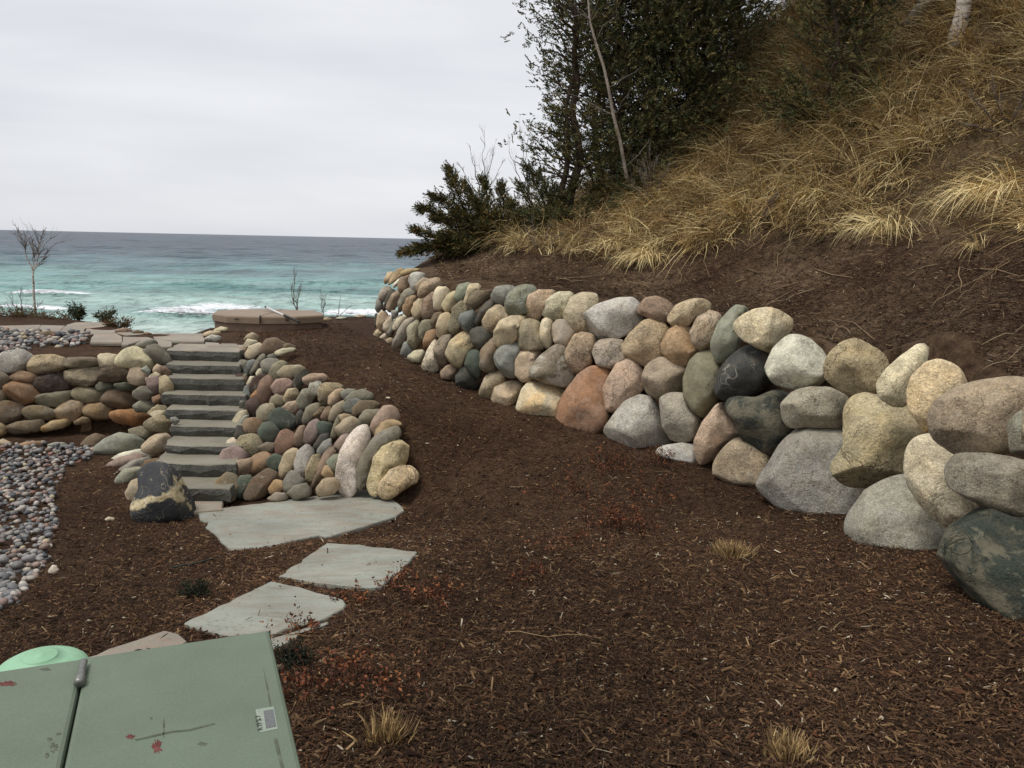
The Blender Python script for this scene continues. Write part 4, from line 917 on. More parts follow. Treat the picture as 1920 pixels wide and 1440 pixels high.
def bevel_box(name, u0, u1, v0, v1, z0, z1, mat, bev=.012, parent=None):
    V = []; 
    for z, i in ((z0, 0), (z1 - bev, 0), (z1 - bev * .3, bev * .3), (z1, bev)):
        for u, v in ((u0 + i, v0 + i), (u1 - i, v0 + i), (u1 - i, v1 - i), (u0 + i, v1 - i)): V.append(bp(u, v, z))
    F = [(3, 2, 1, 0), (12, 13, 14, 15)]
    for k in range(3):
        for j in range(4): F.append((k * 4 + j, k * 4 + (j + 1) % 4, k * 4 + 4 + (j + 1) % 4, k * 4 + 4 + j))
    V = np.array(V); c = V.mean(0)
    # orientation: flip if the frame is left handed
    if np.cross(ex, ey)[2] < 0: F = [f[::-1] for f in F]
    o = mesh(name, V - c, faces=F, mat=mat, loc=c, smooth=False)
    if parent is not None: child(o, parent)
    return o
gzr = gz - ZB
bevel_box('body', .02, WID - .02, .02, DEP - .02, gzr, -.05, M_BOX, parent=ub_)
lid1 = bevel_box('lid_panel', 0, seam - .0025, 0, DEP, -.055, 0, M_BOX, parent=ub_)
lid2 = bevel_box('lid_panel', seam + .0035, WID, 0, DEP, -.055, -.002, M_BOX, parent=ub_)
def patch(name, pts, mat, z, parent, thick=.0012):
    V = np.array([bp(u, v, z) for u, v in pts] + [bp(u, v, z - thick) for u, v in pts]); c = V.mean(0); n = len(pts)
    F = [tuple(range(n)), tuple(range(2 * n - 1, n - 1, -1))] + [(i, n + i, n + (i + 1) % n, (i + 1) % n) for i in range(n)]
    ar = sum(V[i][0] * V[(i + 1) % n][1] - V[(i + 1) % n][0] * V[i][1] for i in range(n))
    if ar < 0: F = [f[::-1] for f in F]
    o = mesh(name, V - c, faces=F, mat=mat, smooth=False, loc=c); child(o, parent) if parent else None
    o.parent = parent; o.matrix_parent_inverse = (Matrix.Translation(ub_.location) @ Matrix.Translation(Vector(parent.location) - Vector(ub_.location)) if parent is not ub_ else Matrix.Translation(ub_.location)).inverted(); return o
def uvpix(px, py, z=ZB):
    p = onz(px, py, z) - A; return (p @ ex, p @ ey)
def tube(name, pts, rads, mat, seg=8, parent=None, tint=None, caps=True):
    V, Q, T, _ = tube_np([(np.array(pts, float), np.array(rads, float))], seg); o = mesh(name, V, quads=Q, tris=T, mat=mat, tint=None if tint is None else np.tile(tint, (len(V), 1)))
    if parent is not None: child(o, parent)
    return o
def tube_np(paths, seg=6):
    VV, QQ, TT, OW = [], [], [], []; n0 = 0; a = np.linspace(0, 2 * math.pi, seg + 1)[:-1]
    for pi, (P, r) in enumerate(paths):
        P = np.asarray(P, float); r = np.broadcast_to(np.asarray(r, float), (len(P),)); t = np.gradient(P, axis=0); t /= np.linalg.norm(t, axis=1)[:, None] + 1e-9
        ref = np.array((0, 0, 1.)) if abs(t[0][2]) < .9 else np.array((1., 0, 0)); u = np.cross(t, ref); u /= np.linalg.norm(u, axis=1)[:, None] + 1e-9; v = np.cross(t, u)
        W = P[:, None] + r[:, None, None] * (np.cos(a)[None, :, None] * u[:, None] + np.sin(a)[None, :, None] * v[:, None]); m = len(P)
        VV.append(W.reshape(-1, 3)); i = np.arange(m - 1)[:, None] * seg; j = np.arange(seg)[None]; j2 = (j + 1) % seg
        QQ.append(np.stack([(i + j), (i + j2), (i + seg + j2), (i + seg + j)], -1).reshape(-1, 4) + n0)
        TT.append(np.array([(0, k + 1, k) for k in range(1, seg - 1)] + [((m - 1) * seg, (m - 1) * seg + k, (m - 1) * seg + k + 1) for k in range(1, seg - 1)]) + n0)
        OW += [pi] * (m * seg); n0 += m * seg
    return np.concatenate(VV), np.concatenate(QQ), np.concatenate(TT), np.array(OW)
# hinge barrel on the seam
hu, hv = uvpix(150, 1270); hdv = uvpix(152, 1248)[1]; hv2 = uvpix(147, 1290)[1]
hp_ = [bp(seam, hdv, .012), bp(seam, hdv + .004, .013), bp(seam, hv2 - .035, .013), bp(seam, hv2 - .033, .013), bp(seam, hv2 - .004, .013), bp(seam, hv2, .011)]
hinge = tube('hinge', hp_, [.009, .0115, .0115, .0145, .0145, .010], M_STEEL, 14, ub_)
# printed sticker, bare patches, grime
sq = [uvpix(*p) for p in ((479, 1331), (513, 1325), (521, 1367), (488, 1374))]
M_STICK = simple('faded_white_sticker', srgb((136, 146, 132)), .6, .3, 60, .12, 0); M_INK = simple('grey_print', srgb((102, 104, 104)), .7, .2, 220, .4, 0, fine=900)
st_ = patch('sticker', sq, M_STICK, .0012, ub_)
iq = [uvpix(*p) for p in ((494, 1334), (512, 1331), (518, 1363), (499, 1367))]; patch('sticker_print', iq, M_INK, .0022, ub_)
M_INK2 = simple('faded_dark_print', srgb((70, 72, 70)), .7, .2, 200, .3, 0)
def lettering(txt, u, v, size, ang, mat, parent):
    cu = bpy.data.curves.new('lettering', 'FONT'); cu.body = txt; cu.size = size; cu.extrude = .0004; f_ = bpy.data.objects.new('lettering', cu); COL.objects.link(f_); bpy.context.view_layer.update(); me = bpy.data.meshes.new_from_object(f_.evaluated_get(bpy.context.evaluated_depsgraph_get())); bpy.data.objects.remove(f_); me.materials.clear(); me.materials.append(mat); o = bpy.data.objects.new('sticker_lettering', me); COL.objects.link(o)
    p = bp(u, v, .0022); d = ex * math.cos(ang) + ey * math.sin(ang); up = np.array((0, 0, 1.)); y = np.cross(up, d)
    M = Matrix(((d[0], y[0], 0, p[0]), (d[1], y[1], 0, p[1]), (0, 0, 1, p[2]), (0, 0, 0, 1))); o.parent = parent; o.matrix_parent_inverse = Matrix.Translation(parent.location).inverted(); o.matrix_basis = M; return o
a0 = np.array(uvpix(493, 1370)); a1 = np.array(uvpix(487, 1334)); aa = a1 - a0; lettering('A 19 % 7', a0[0], a0[1], float(np.linalg.norm(aa)) * .21, math.atan2(aa[1], aa[0]), M_INK2, ub_)
def blob(cx, cy, w_, h_, seed, n=30):
    g = np.random.default_rng(seed); r = 1 + .45 * g.normal(0, .6, n); r = np.clip(r, .3, 1.6)
    return [uvpix(cx + w_ * math.cos(a) * q, cy + h_ * math.sin(a) * q) for a, q in zip(np.linspace(0, 2 * math.pi, n + 1)[:-1], r)]
for i, (cx, cy, w_, h_, mt) in enumerate(((295, 1400, 8, 13, M_RUST), (307, 1365, 2, 14, M_GRIME), (245, 1382, 7, 4, M_RUST), (12, 1281, 17, 4, M_RUST), (85, 1254, 9, 2, M_GRIME), (284, 1347, 2, 2, M_GRIME), (380, 1395, 7, 3, M_GRIME))):
    patch('bare_patch' if mt is M_RUST else 'scuff_mark', blob(cx, cy, w_, h_, 400 + i), mt, .0008 if cx > 160 else -.0010, ub_)
for i, (cx, cy, w_, h_) in enumerate(((100, 1400, 6, 9), (92, 1385, 4, 3), (110, 1375, 4, 2), (88, 1415, 3, 5))): patch('scuff_mark', blob(cx, cy, w_, h_, 430 + i), M_GRIME, -.0010, ub_)
patch('scuff_mark', [uvpix(*p) for p in ((252, 1387), (285, 1379), (320, 1371), (352, 1368), (402, 1356), (403, 1358), (356, 1371), (322, 1374), (288, 1382), (256, 1389))], M_GRIME, .0008, ub_)
patch('folded_edge', [uvpix(493, 1250), uvpix(503, 1290), uvpix(509, 1325), uvpix(506, 1325), uvpix(499, 1285)], M_GRIME, .0008, ub_)
patch('folded_edge', [uvpix(513, 1385), uvpix(520, 1385), uvpix(528, 1420), uvpix(535, 1445), uvpix(528, 1445), uvpix(520, 1415)], M_GRIME, .0008, ub_)
# rounded pedestal behind it
M_MINT = simple('mint_plastic', srgb((138, 180, 146)), .5, .35, 5, .08, .05)
pd = at(76, 1240, 2.95); pr = 83 / FPX * 3.2; pz = float(height([pd[:2]])[0])
ped = empty('cable_pedestal', (pd[0], pd[1], pz), 'mint green plastic cable pedestal with a domed cap behind the utility box', 'pedestal')
def lathe(name, prof, c, mat, parent, seg=48):
    prof = np.array(prof); a = np.linspace(0, 2 * math.pi, seg + 1)[:-1]; V = np.concatenate([np.c_[r * np.cos(a), r * np.sin(a), np.full(seg, z)] for r, z in prof]); m = len(prof)
    i = np.arange(m - 1)[:, None] * seg; j = np.arange(seg)[None]; Q = np.stack([i + j, i + (j + 1) % seg, i + seg + (j + 1) % seg, i + seg + j], -1).reshape(-1, 4)
    o = mesh(name, V, quads=Q, mat=mat, loc=c); child(o, parent); return o
zt = pd[2] + .01 - pz
capp = [(pr * .99, zt - .10), (pr, zt - .06)] + [(pr * math.cos(t), zt - .06 + .075 * math.sin(t)) for t in np.linspace(.1, 1.2, 6)]
for rr_ in (.36, .3, .24, .18, .12): capp += [(pr * rr_, zt + .0115 + (.36 - rr_) * .012), (pr * (rr_ - .015), zt + .015 + (.36 - rr_) * .012)]
capp.append((.001, zt + .018))
lathe('cap', capp, (pd[0], pd[1], pz), M_MINT, ped); lathe('post', [(pr * .93, -.1), (pr * .93, zt - .09)], (pd[0], pd[1], pz), M_MINT, ped)

# ------------------------------------------------------------------ hot tub
M_COVER = simple('brown_vinyl_cover', srgb((134, 116, 96)), .55, .35, 4, .12, .25); M_CAB = simple('brown_cabinet', srgb((112, 92, 76)), .6, .3, 8, .15, .2); M_STRAP = simple('dark_strap', srgb((58, 48, 42)), .7, .2, 20, .2, .1)
ZT = .27
ft = [onz(*p, ZT) for p in ((398, 587), (424, 591), (488, 593), (556, 593), (607, 590.5), (605, 586), (590, 582), (500, 579), (440, 579.5), (405, 582))]
ft = np.array(ft); tcx = ft.mean(0); tub = empty('hot_tub', (tcx[0], tcx[1], -.6), 'covered brown hot tub at the far edge of the patio above the lake', 'hot tub')
def prism(name, poly, z0, z1, mat, parent, bev=.03, skirt=0):
    n = len(poly); c = poly.mean(0); V = []
    for z, k in ((z0, 0), (z1 - bev, 0), (z1 - bev * .3, bev * .4), (z1, bev * 1.3)):
        for p in poly: d = (p - c)[:2]; q = p[:2] - d / np.linalg.norm(d) * k; V.append((q[0], q[1], z))
    F = [tuple(range(3 * n, 4 * n)), tuple(range(n - 1, -1, -1))] + [(k * n + i, k * n + (i + 1) % n, k * n + n + (i + 1) % n, k * n + n + i) for k in range(3) for i in range(n)]
    A_ = sum(poly[i][0] * poly[(i + 1) % n][1] - poly[(i + 1) % n][0] * poly[i][1] for i in range(n))
    if A_ < 0: F = [f[::-1] for f in F]
    V = np.array(V); cc = V.mean(0); o = mesh(name, V - cc, faces=F, mat=mat, loc=cc, smooth=False); child(o, parent); return o
ci = tcx + (ft - tcx) * .965
prism('cabinet', ci, -.62, ZT - .12, M_CAB, tub, .01)
# cover in two halves folding across the middle
mx_ = onz(487, 592.9, ZT)[0]
def clip_x(poly, x0, keep_left):
    o = []; n = len(poly)
    for i in range(n):
        a, b = poly[i], poly[(i + 1) % n]; ia = (a[0] <= x0) == keep_left; ib = (b[0] <= x0) == keep_left
        if ia: o.append(a)
        if ia != ib: t = (x0 - a[0]) / (b[0] - a[0]); o.append(a + t * (b - a))
    return np.array(o)
prism('cover_half', clip_x(ft, mx_ - .006, True), ZT - .13, ZT, M_COVER, tub); prism('cover_half', clip_x(ft, mx_ + .006, False), ZT - .13, ZT, M_COVER, tub)
fs = lambda px, py, dz: onz(px, py, ZT) + np.array((0, -.012, dz))
for a_, b_ in (((440, 591.6), (447, 591.9)), ((535, 593.2), (541, 593.2))):
    p0, p1 = fs(*a_, -.05), fs(*b_, -.055); tube('handle', [p0, (p0 + p1) / 2 + np.array((0, -.02, -.01)), p1], [.012, .012, .012], M_STRAP, 6, tub)
q0 = fs(488, 593, .002); tube('hinge_strap', [q0 + (0, .02, .004), q0, q0 + (0, -.006, -.12)], [.012] * 3, M_STRAP, 6, tub)
lp = at(407, 603, 14.52); 
lathe('panel_lamp', [(.045, -.03), (.045, .02), (.001, .025)], lp + np.array((.0, -.05, 0)), simple('pale_plastic', srgb((170, 172, 170)), .4, .4, 5, .05, 0), tub, 16)
p0 = onz(499, 576, ZT + .06); p1 = at(561, 604, 13.5); pol = empty('pole', p1, 'thin white and black pole leaning down across the hot tub cover', 'pole')
pm = p0 + (p1 - p0) * .58; tube('white_handle', [p0, pm], [.017, .017], simple('white_pole', srgb((205, 205, 200)), .4, .4, 5, .05, 0), 10, pol); tube('dark_section', [pm, p0 + (p1 - p0) * .62, p1], [.026, .022, .016], M_BLACK, 10, pol)
tube('grip_tip', [p0 - (p1 - p0) * .02, p0 + (p1 - p0) * .015], [.021, .021], M_BLACK, 10, pol)

# ------------------------------------------------------------------ trees
def sprays_np(C, D, n_leaf, L, W, rg, pal, droop=.35, spread=.8):
    """flat feathery sprays at points C along directions D: narrow leaflets alternating along a short stem"""
    N_ = len(C); S_ = L * 2.0 * rg.uniform(.6, 1.3, (N_, 1)); d = D / (np.linalg.norm(D, axis=1)[:, None] + 1e-9) + rg.normal(0, spread * .38, (N_, 3)); d[:, 2] -= droop * .5 * rg.random(N_); d /= np.linalg.norm(d, axis=1)[:, None]
    s = np.cross(d, rg.normal(0, .45, (N_, 3)) + (0, 0, 1)); s /= np.linalg.norm(s, axis=1)[:, None] + 1e-9
    t = np.linspace(.05, .9, n_leaf); sg = np.where(np.arange(n_leaf) % 2, 1., -1.)
    a = C[:, None] + d[:, None] * (S_[:, None] * t[None, :, None]); ld = d[:, None] * .85 + s[:, None] * (sg * (.75 - .4 * t))[None, :, None] + rg.normal(0, .16, (N_, n_leaf, 3)); ld /= np.linalg.norm(ld, axis=2)[:, :, None]
    ll = (L * (1.05 - .55 * t))[None, :, None] * rg.uniform(.7, 1.2, (N_, n_leaf, 1)); nr = np.cross(ld, rg.normal(0, 1, (N_, n_leaf, 3))); nr /= np.linalg.norm(nr, axis=2)[:, :, None] + 1e-9
    V = np.stack([a, a + ld * ll * .45 + nr * W, a + ld * ll, a + ld * ll * .45 - nr * W], 2).reshape(-1, 3); M_ = N_ * n_leaf; Q = np.arange(M_ * 4).reshape(-1, 4)
    col = np.array(pal)[np.repeat(rg.choice(len(pal), N_), n_leaf)] * np.repeat(rg.uniform(.7, 1.25, (N_, 1)), n_leaf, 0) * rg.uniform(.85, 1.15, (M_, 1)); return V, Q, np.repeat(col, 4, 0)
CEDAR = [srgb(c) for c in ((84, 86, 52), (70, 76, 48), (98, 90, 54), (60, 66, 46), (82, 74, 50), (110, 102, 64))]
JUNI = [srgb(c) for c in ((84, 80, 44), (68, 68, 42), (98, 86, 46), (58, 62, 40), (108, 92, 54))]
def crooked(p0, p1, n, amt, rg, sag=0):
    t = np.linspace(0, 1, n)[:, None]; P = p0 + (p1 - p0) * t; w_ = np.cumsum(rg.normal(0, 1, (n, 3)), 0); w_ -= w_[0] + (w_[-1] - w_[0]) * t
    P = P + w_ * amt * np.linalg.norm(p1 - p0) / n; P[:, 2] -= sag * 4 * (t * (1 - t))[:, 0]; return P
def evergreen(name, base, top, crown_r, label, cat, group, seed, n_br=70, h0=.12, leaf=.085, lw=.016, trunk_r=.07, per=26, pal=CEDAR, up=.5, extra_trunk=None, one_side=None, prof=None, density=1.15, n_leaf=9):
    rg = np.random.default_rng(seed); base = np.array(base, float); top = np.array(top, float); root = empty(name, base, label, cat, group)
    Hh = np.linalg.norm(top - base); tp = crooked(base - (0, 0, .2), top, 14, .25, rg); paths = [(tp, np.linspace(trunk_r, trunk_r * .18, 14))]
    if extra_trunk is not None: e = crooked(base + np.array(extra_trunk[0]), base + np.array(extra_trunk[1]), 10, .3, rg); paths.append((e, np.linspace(trunk_r * .7, trunk_r * .2, 10)))
    Cs, Ds = [], []; tw = []
    for i in range(n_br):
        f = h0 + (1 - h0) * (i + rg.random()) / n_br; p = base + (top - base) * f
        j = f * 13; k = int(min(j, 12)); p = tp[k] + (tp[k + 1] - tp[k]) * (j - k)
        az = i * 2.4 + rg.normal(0, .5)
        if one_side is not None and rg.random() < .55: az = one_side + rg.normal(0, .7)
        r = crown_r * (prof(f) if prof else (1.05 - f) ** .75 * min(1, (f - h0 + .15) * 4)) * rg.uniform(.6, 1.15)
        d = np.array((math.cos(az), math.sin(az), up + rg.normal(0, .15))); e = p + d * r; B_ = crooked(p, e, 6, .35, rg, r * .06); B_[:, 2] += np.linspace(0, 1, 6) ** 2 * r * .15
        tw.append((B_, np.linspace(trunk_r * .24, .004, 6)))
        n = max(3, int(per * density * (r / crown_r + .25))); t = .18 + .85 * rg.random(n) ** .75; kk = np.clip(t * 5, 0, 4.999).astype(int); q = B_[kk] + (B_[kk + 1] - B_[kk]) * (t * 5 - kk)[:, None]
        q += rg.normal(0, 1, (n, 3)) * (r * .13 + .03) * np.array((1, 1, .8)); Cs.append(q); Ds.append(np.tile(d * .8 + np.array((0, 0, .25)), (n, 1)) + rg.normal(0, .42, (n, 3)))
    for pth in paths: V, Q, T, _ = tube_np([pth], 8); child(mesh('trunk', V, quads=Q, tris=T, mat=M_BARK), root)
    V, Q, T, _ = tube_np(tw, 4); child(mesh('branches', V, quads=Q, tris=T, mat=M_BARK), root)['kind'] = 'stuff'
    V, Q, c = sprays_np(np.concatenate(Cs), np.concatenate(Ds), n_leaf, leaf, lw, rg, pal); child(mesh('crown', V, quads=Q, mat=M_LEAF, tint=c, smooth=False), root)
    return root
GT = 'dark evergreens on the edge of the slope'
def tree(px, py, Y, top_px, top_py, r, label, seed, tY=None, **kw):
    b = hit(px, py) if Y is None else at(px, py, Y); return evergreen('cedar_tree', b, at(top_px, top_py, tY or b[1]), r, label, 'tree', GT, seed, **kw)
tree(1070, 398, 14.7, 1084, -190, 1.05, 'airy twin stemmed cedar standing alone against the sky', 501, n_br=76, per=20, h0=.10, trunk_r=.085, extra_trunk=((-.1, .05, 0), (-.02, .1, 3.4)), one_side=math.pi, leaf=.075, lw=.0115, n_leaf=9, prof=lambda f: .72 + .25 * math.sin(f * 14))
tree(1178, 380, 15.3, 1178, -220, 1.25, 'dark cedar directly behind the pale leaning birch trunk', 502, n_br=120, per=40, h0=.02, leaf=.08, lw=.0115, prof=lambda f: .85)
tree(1262, 345, 15.6, 1262, -240, 1.35, 'dense dark cedar in the middle of the evergreen thicket', 503, n_br=130, per=44, h0=.02, leaf=.08, lw=.0115, prof=lambda f: .9)
tree(1330, 215, 16.2, 1340, -230, 1.2, 'cedar with a bare dark lower trunk at the right edge of the thicket', 504, n_br=80, per=36, h0=.12, trunk_r=.12, leaf=.08, lw=.0115, prof=lambda f: .9)
tree(1220, 340, 16.4, 1215, -260, 1.5, 'tall cedar at the back of the thicket between the two densest crowns', 505, n_br=120, per=40, h0=.0, leaf=.085, lw=.012, prof=lambda f: .9)
tree(1130, 350, 16.6, 1140, -200, 1.2, 'cedar half hidden behind the airy twin stemmed one', 506, n_br=80, per=32, h0=.05, leaf=.08, lw=.0115, prof=lambda f: .8)
tree(1300, 320, 15.3, 1305, 150, .75, 'short bushy cedar filling the foot of the thicket', 507, n_br=50, per=36, h0=.0, leaf=.075, lw=.011, prof=lambda f: .9)
tree(1398, 160, 19.5, 1400, -190, 1.3, 'distant conifer showing over the crest of the slope', 508, n_br=60, per=26, h0=.2, leaf=.09, lw=.010, trunk_r=.13, prof=lambda f: .8)
tree(1548, 250, None, 1560, -150, 1.0, 'many stemmed dark cedar bush growing out of the grassy slope', 509, n_br=64, per=20, h0=.12, leaf=.075, lw=.011, extra_trunk=((.45, .1, .25), (.7, .3, 2.8)), prof=lambda f: .85)
tree(1600, 190, None, 1610, -190, .7, 'slim cedar stem right beside the many stemmed bush', 510, n_br=36, per=14, h0=.35, trunk_r=.055, prof=lambda f: .9)
# low juniper with sweeping boughs, and the thicket skirt
def boughs(name, root_p, tips, label, cat, group, seed, thick=.16, n=420, pal=JUNI, leaf=.065, lw=.0085):
    rg = np.random.default_rng(seed); root = empty(name, root_p, label, cat, group); Cs, Ds, tw = [], [], []
    for tp in tips:
        tp = np.array(tp, float); ln = np.linalg.norm(tp - root_p); B_ = crooked(np.array(root_p) + rg.normal(0, .05, 3), tp, 9, .22, rg, -.05 * ln); tw.append((B_, np.linspace(.022, .004, 9)))
        m = int(n * ln / 1.6); t = .12 + .88 * rg.random(m) ** .8; kk = np.clip(t * 8, 0, 7.999).astype(int); q = B_[kk] + (B_[kk + 1] - B_[kk]) * (t * 8 - kk)[:, None]
        sp = thick * (1.2 - t) ** 1.2 + .015; q += rg.normal(0, 1, (m, 3)) * sp[:, None] * np.array((.8, 1.2, .62)); d = (B_[kk + 1] - B_[kk]); d /= np.linalg.norm(d, axis=1)[:, None]; Cs.append(q); Ds.append(d + np.array((0, 0, .12)) + rg.normal(0, .5, (m, 3)) * (1, 1, .6))
    V, Q, T, _ = tube_np(tw, 5); child(mesh('branches', V, quads=Q, tris=T, mat=M_BARK), root)['kind'] = 'stuff'
    V, Q, c = sprays_np(np.concatenate(Cs), np.concatenate(Ds), 9, leaf, lw, rg, pal, .1, .55); child(mesh('foliage', V, quads=Q, mat=M_LEAF, tint=c, smooth=False), root); return root
jr = at(945, 480, 14.7)
boughs('juniper_bush', jr, [at(*q) for q in ((839, 319, 14.6), (810, 368, 14.4), (790, 392, 14.7), (777, 430, 14.4), (787, 462, 14.5), (753, 475, 14.7), (870, 345, 15), (905, 338, 15), (940, 350, 15.1), (850, 400, 14.3), (830, 440, 14.2), (860, 465, 14.2), (900, 420, 14.2), (960, 380, 14.8), (815, 410, 15), (890, 375, 14.3), (930, 400, 14.3), (980, 400, 14.5))], 'wide juniper sweeping low boughs out toward the lake', 'bush', None, 520, n=400, thick=.16)
boughs('juniper_bush', at(1040, 440, 14.6), [at(*q) for q in ((985, 312, 14.8), (972, 345, 14.6), (960, 400, 14.3), (1010, 330, 14.7), (1040, 350, 14.4), (1080, 340, 14.6), (1120, 370, 14.4), (1000, 400, 14.2), (1060, 400, 14.1), (1110, 420, 14.2), (1020, 440, 14))], 'dark low evergreen bush at the foot of the airy cedar', 'bush', None, 521, n=300, pal=CEDAR)
boughs('juniper_bush', at(1200, 385, 14.2), [at(*q) for q in ((1130, 330, 14.4), (1160, 300, 14.4), (1210, 290, 14.4), (1250, 300, 14.4), (1290, 310, 14.5), (1180, 350, 13.9), (1240, 350, 13.9), (1300, 340, 14.4), (1150, 380, 13.8))], 'shadowy evergreen undergrowth at the foot of the thicket beside the grass', 'bush', None, 522, n=260, pal=CEDAR)
boughs('juniper_bush', hit(1530, 245), [at(*q) for q in ((1440, 170, 12.6), (1470, 130, 12.6), (1460, 220, 12.4), (1500, 180, 12.3), (1600, 230, 12.3), (1640, 150, 12.5), (1580, 160, 12.3), (1430, 200, 12.7))], 'sprawling low boughs around the foot of the many stemmed cedar bush', 'bush', None, 523, n=110, pal=CEDAR)
M_PALE = simple('pale_birch_bark', srgb((150, 138, 124)), .8, .2, 7, .45, .2)
def birch_mat():
    m, t, b = material('white_birch_bark'); g = NG(t); tcn = g.n('ShaderNodeTexCoord'); mp = g.n('ShaderNodeMapping'); mp.inputs['Scale'].default_value = (1, 1, 5); g.l(tcn.outputs['Object'], mp.inputs[0])
    f = g.noise(mp.outputs[0], 5, 5, .65); col = g.ramp(f, (.36, srgb((60, 52, 46))), (.44, srgb((150, 140, 128))), (.55, srgb((188, 180, 168)))); g.l(col, b.inputs['Base Color']); b.inputs['Roughness'].default_value = .8
    g.l(g.bump(f, .4, .01), b.inputs['Normal']); return m
M_BIRCH = birch_mat()
def bare_tree(name, base, tops, r0, label, cat, seed, group=None, tw_n=10, mat=None, tint=None, spread=.35, twl=.35, lvl2=True, fork=None):
    rg = np.random.default_rng(seed); root = empty(name, base, label, cat, group); st, tw = [], []
    if fork is not None: F_ = crooked(np.array(base) - (0, 0, .1), np.array(fork, float), 8, .1, rg); st.append((F_, np.linspace(r0, r0 * .75, 8)))
    for tp in tops:
        P = crooked(np.array(base) - (0, 0, .1) if fork is None else np.array(fork), np.array(tp, float), 12, .2, rg); r1 = r0 if fork is None else r0 * .6; st.append((P, np.linspace(r1, r0 * .12, 12))); Ln = np.linalg.norm(P[-1] - P[0])
        for i in range(tw_n):
            f = rg.uniform(.25, .97); j = f * 11; k = int(min(j, 10)); p = P[k] + (P[k + 1] - P[k]) * (j - k); d = (P[-1] - P[0]) / Ln + rg.normal(0, spread, 3) * (1, .8, .4) + (0, 0, .1); L_ = Ln * twl * (1.15 - f) * rg.uniform(.5, 1.2)
            B_ = crooked(p, p + d * L_, 6, .3, rg); B_[:, 2] += np.linspace(0, 1, 6) ** 2 * L_ * .15; tw.append((B_, np.linspace(r0 * .3, r0 * .07, 6)))
            if lvl2:
                for _ in range(3):
                    k = rg.integers(1, 5); d2 = d + rg.normal(0, .5, 3); tw.append((crooked(B_[k], B_[k] + d2 * L_ * .4, 4, .3, rg), np.linspace(r0 * .14, r0 * .05, 4)))
    for pth in st: V, Q, T, _ = tube_np([pth], 7); child(mesh('trunk' if r0 > .02 else 'stem', V, quads=Q, tris=T, mat=mat or M_GREYWOOD), root)
    V, Q, T, _ = tube_np(tw, 4); child(mesh('twigs', V, quads=Q, tris=T, mat=M_GREYWOOD), root)['kind'] = 'stuff'; return root
b = at(1172, 330, 14.0); rt = empty('birch_tree', b, 'thin pale birch trunk leaning left across the dark cedars', 'tree')
P = np.array([at(1178, 345, 14.05), at(1172, 315, 14.0), at(1163, 265, 13.9), at(1150, 215, 13.9), at(1141, 165, 13.8), at(1132, 125, 13.8), at(1117, 80, 13.8), at(1106, 40, 13.8), at(1103, 0, 13.8), at(1096, -60, 13.8)])
child(tube('trunk', P - 0, np.linspace(.031, .014, 10), M_PALE, 9), rt)
rg = np.random.default_rng(77); tw = []
for i in range(18):
    k = rg.integers(1, 9); d = np.array((rg.normal(0, .6), rg.normal(0, .4), rg.uniform(.1, .9))); tw.append((crooked(P[k], P[k] + d * rg.uniform(.3, .9), 6, .35, rg), np.linspace(.009, .002, 6)))
V, Q, T, _ = tube_np(tw, 4); child(mesh('twigs', V, quads=Q, tris=T, mat=M_GREYWOOD), rt)['kind'] = 'stuff'
bare_tree('bare_shrub', at(905, 365, 15.2), [at(903, 232, 15.2), at(880, 270, 15.1), at(930, 262, 15.3), at(945, 300, 15.2), at(860, 305, 15.1)], .010, 'bare leafless shrub rising above the juniper against the sky', 'shrub', 541, tw_n=9, spread=.5)
bare_tree('bare_shrub', at(985, 350, 15.3), [at(975, 218, 15.3), at(950, 250, 15.2), at(1000, 236, 15.4)], .009, 'thin bare saplings just left of the airy cedar', 'shrub', 542, tw_n=6)
b = at(68, 596, 16.2)
bare_tree('birch_sapling', b, [at(32, 428, 16.2), at(82, 424, 16.2), at(60, 450, 16.3), at(90, 470, 16.2)], .024, 'bare birch sapling standing before the lake at the far left', 'tree', 543, tw_n=15, mat=M_BIRCH, spread=.6, twl=.5, fork=at(62, 508, 16.2))
bare_tree('bare_shrub', at(38, 598, 16.1), [at(20, 548, 16.1), at(40, 540, 16.1), at(8, 570, 16.1), at(85, 560, 16.2)], .012, 'low bare brush around the foot of the birch sapling', 'shrub', 544, tw_n=9, spread=.5)
bare_tree('bare_sapling', at(557, 584, 16.6), [at(552, 500, 16.6), at(565, 530, 16.6), at(548, 530, 16.6)], .014, 'taller bare sapling behind the hot tub', 'tree', 545, tw_n=10)
bare_tree('bare_sapling', at(604, 590, 16.6), [at(601, 535, 16.6), at(612, 545, 16.6)], .011, 'shorter bare sapling at the right end of the hot tub', 'tree', 546, tw_n=9)
bare_tree('bare_sapling', at(630, 592, 16.0), [at(638, 553, 16.0), at(662, 568, 16)], .008, 'wispy bare stems on the mulch crest right of the hot tub', 'tree', 547, tw_n=5)
bare_tree('bare_shrub', at(1215, 372, 13.6), [at(1195, 300, 13.7), at(1235, 290, 13.6), at(1220, 262, 13.7), at(1170, 320, 13.6), at(1255, 310, 13.6), at(1205, 330, 13.5)], .018, 'tangle of bare dark stems in front of the evergreen undergrowth', 'shrub', 548, tw_n=8, mat=M_BARK)
bare_tree('bare_shrub', hit(1010, 470), [at(985, 420, 13.4), at(1030, 410, 13.4), at(1000, 400, 13.4), at(1060, 430, 13.3)], .008, 'reddish bare stems at the lower edge of the grass below the juniper', 'shrub', 549, tw_n=12, spread=.5)
bare_tree('bare_shrub', hit(1890, 240), [at(1800, 150, 11), at(1850, 120, 11), at(1930, 140, 10.5), at(1790, 230, 10.8)], .014, 'thin dark bare branches arching over the grass at the right edge', 'shrub', 550, tw_n=7, mat=M_BARK)
b = hit(1792, 74); rt = empty('birch_tree', b, 'thick white birch trunk with peeling bark rooted high on the slope', 'tree')
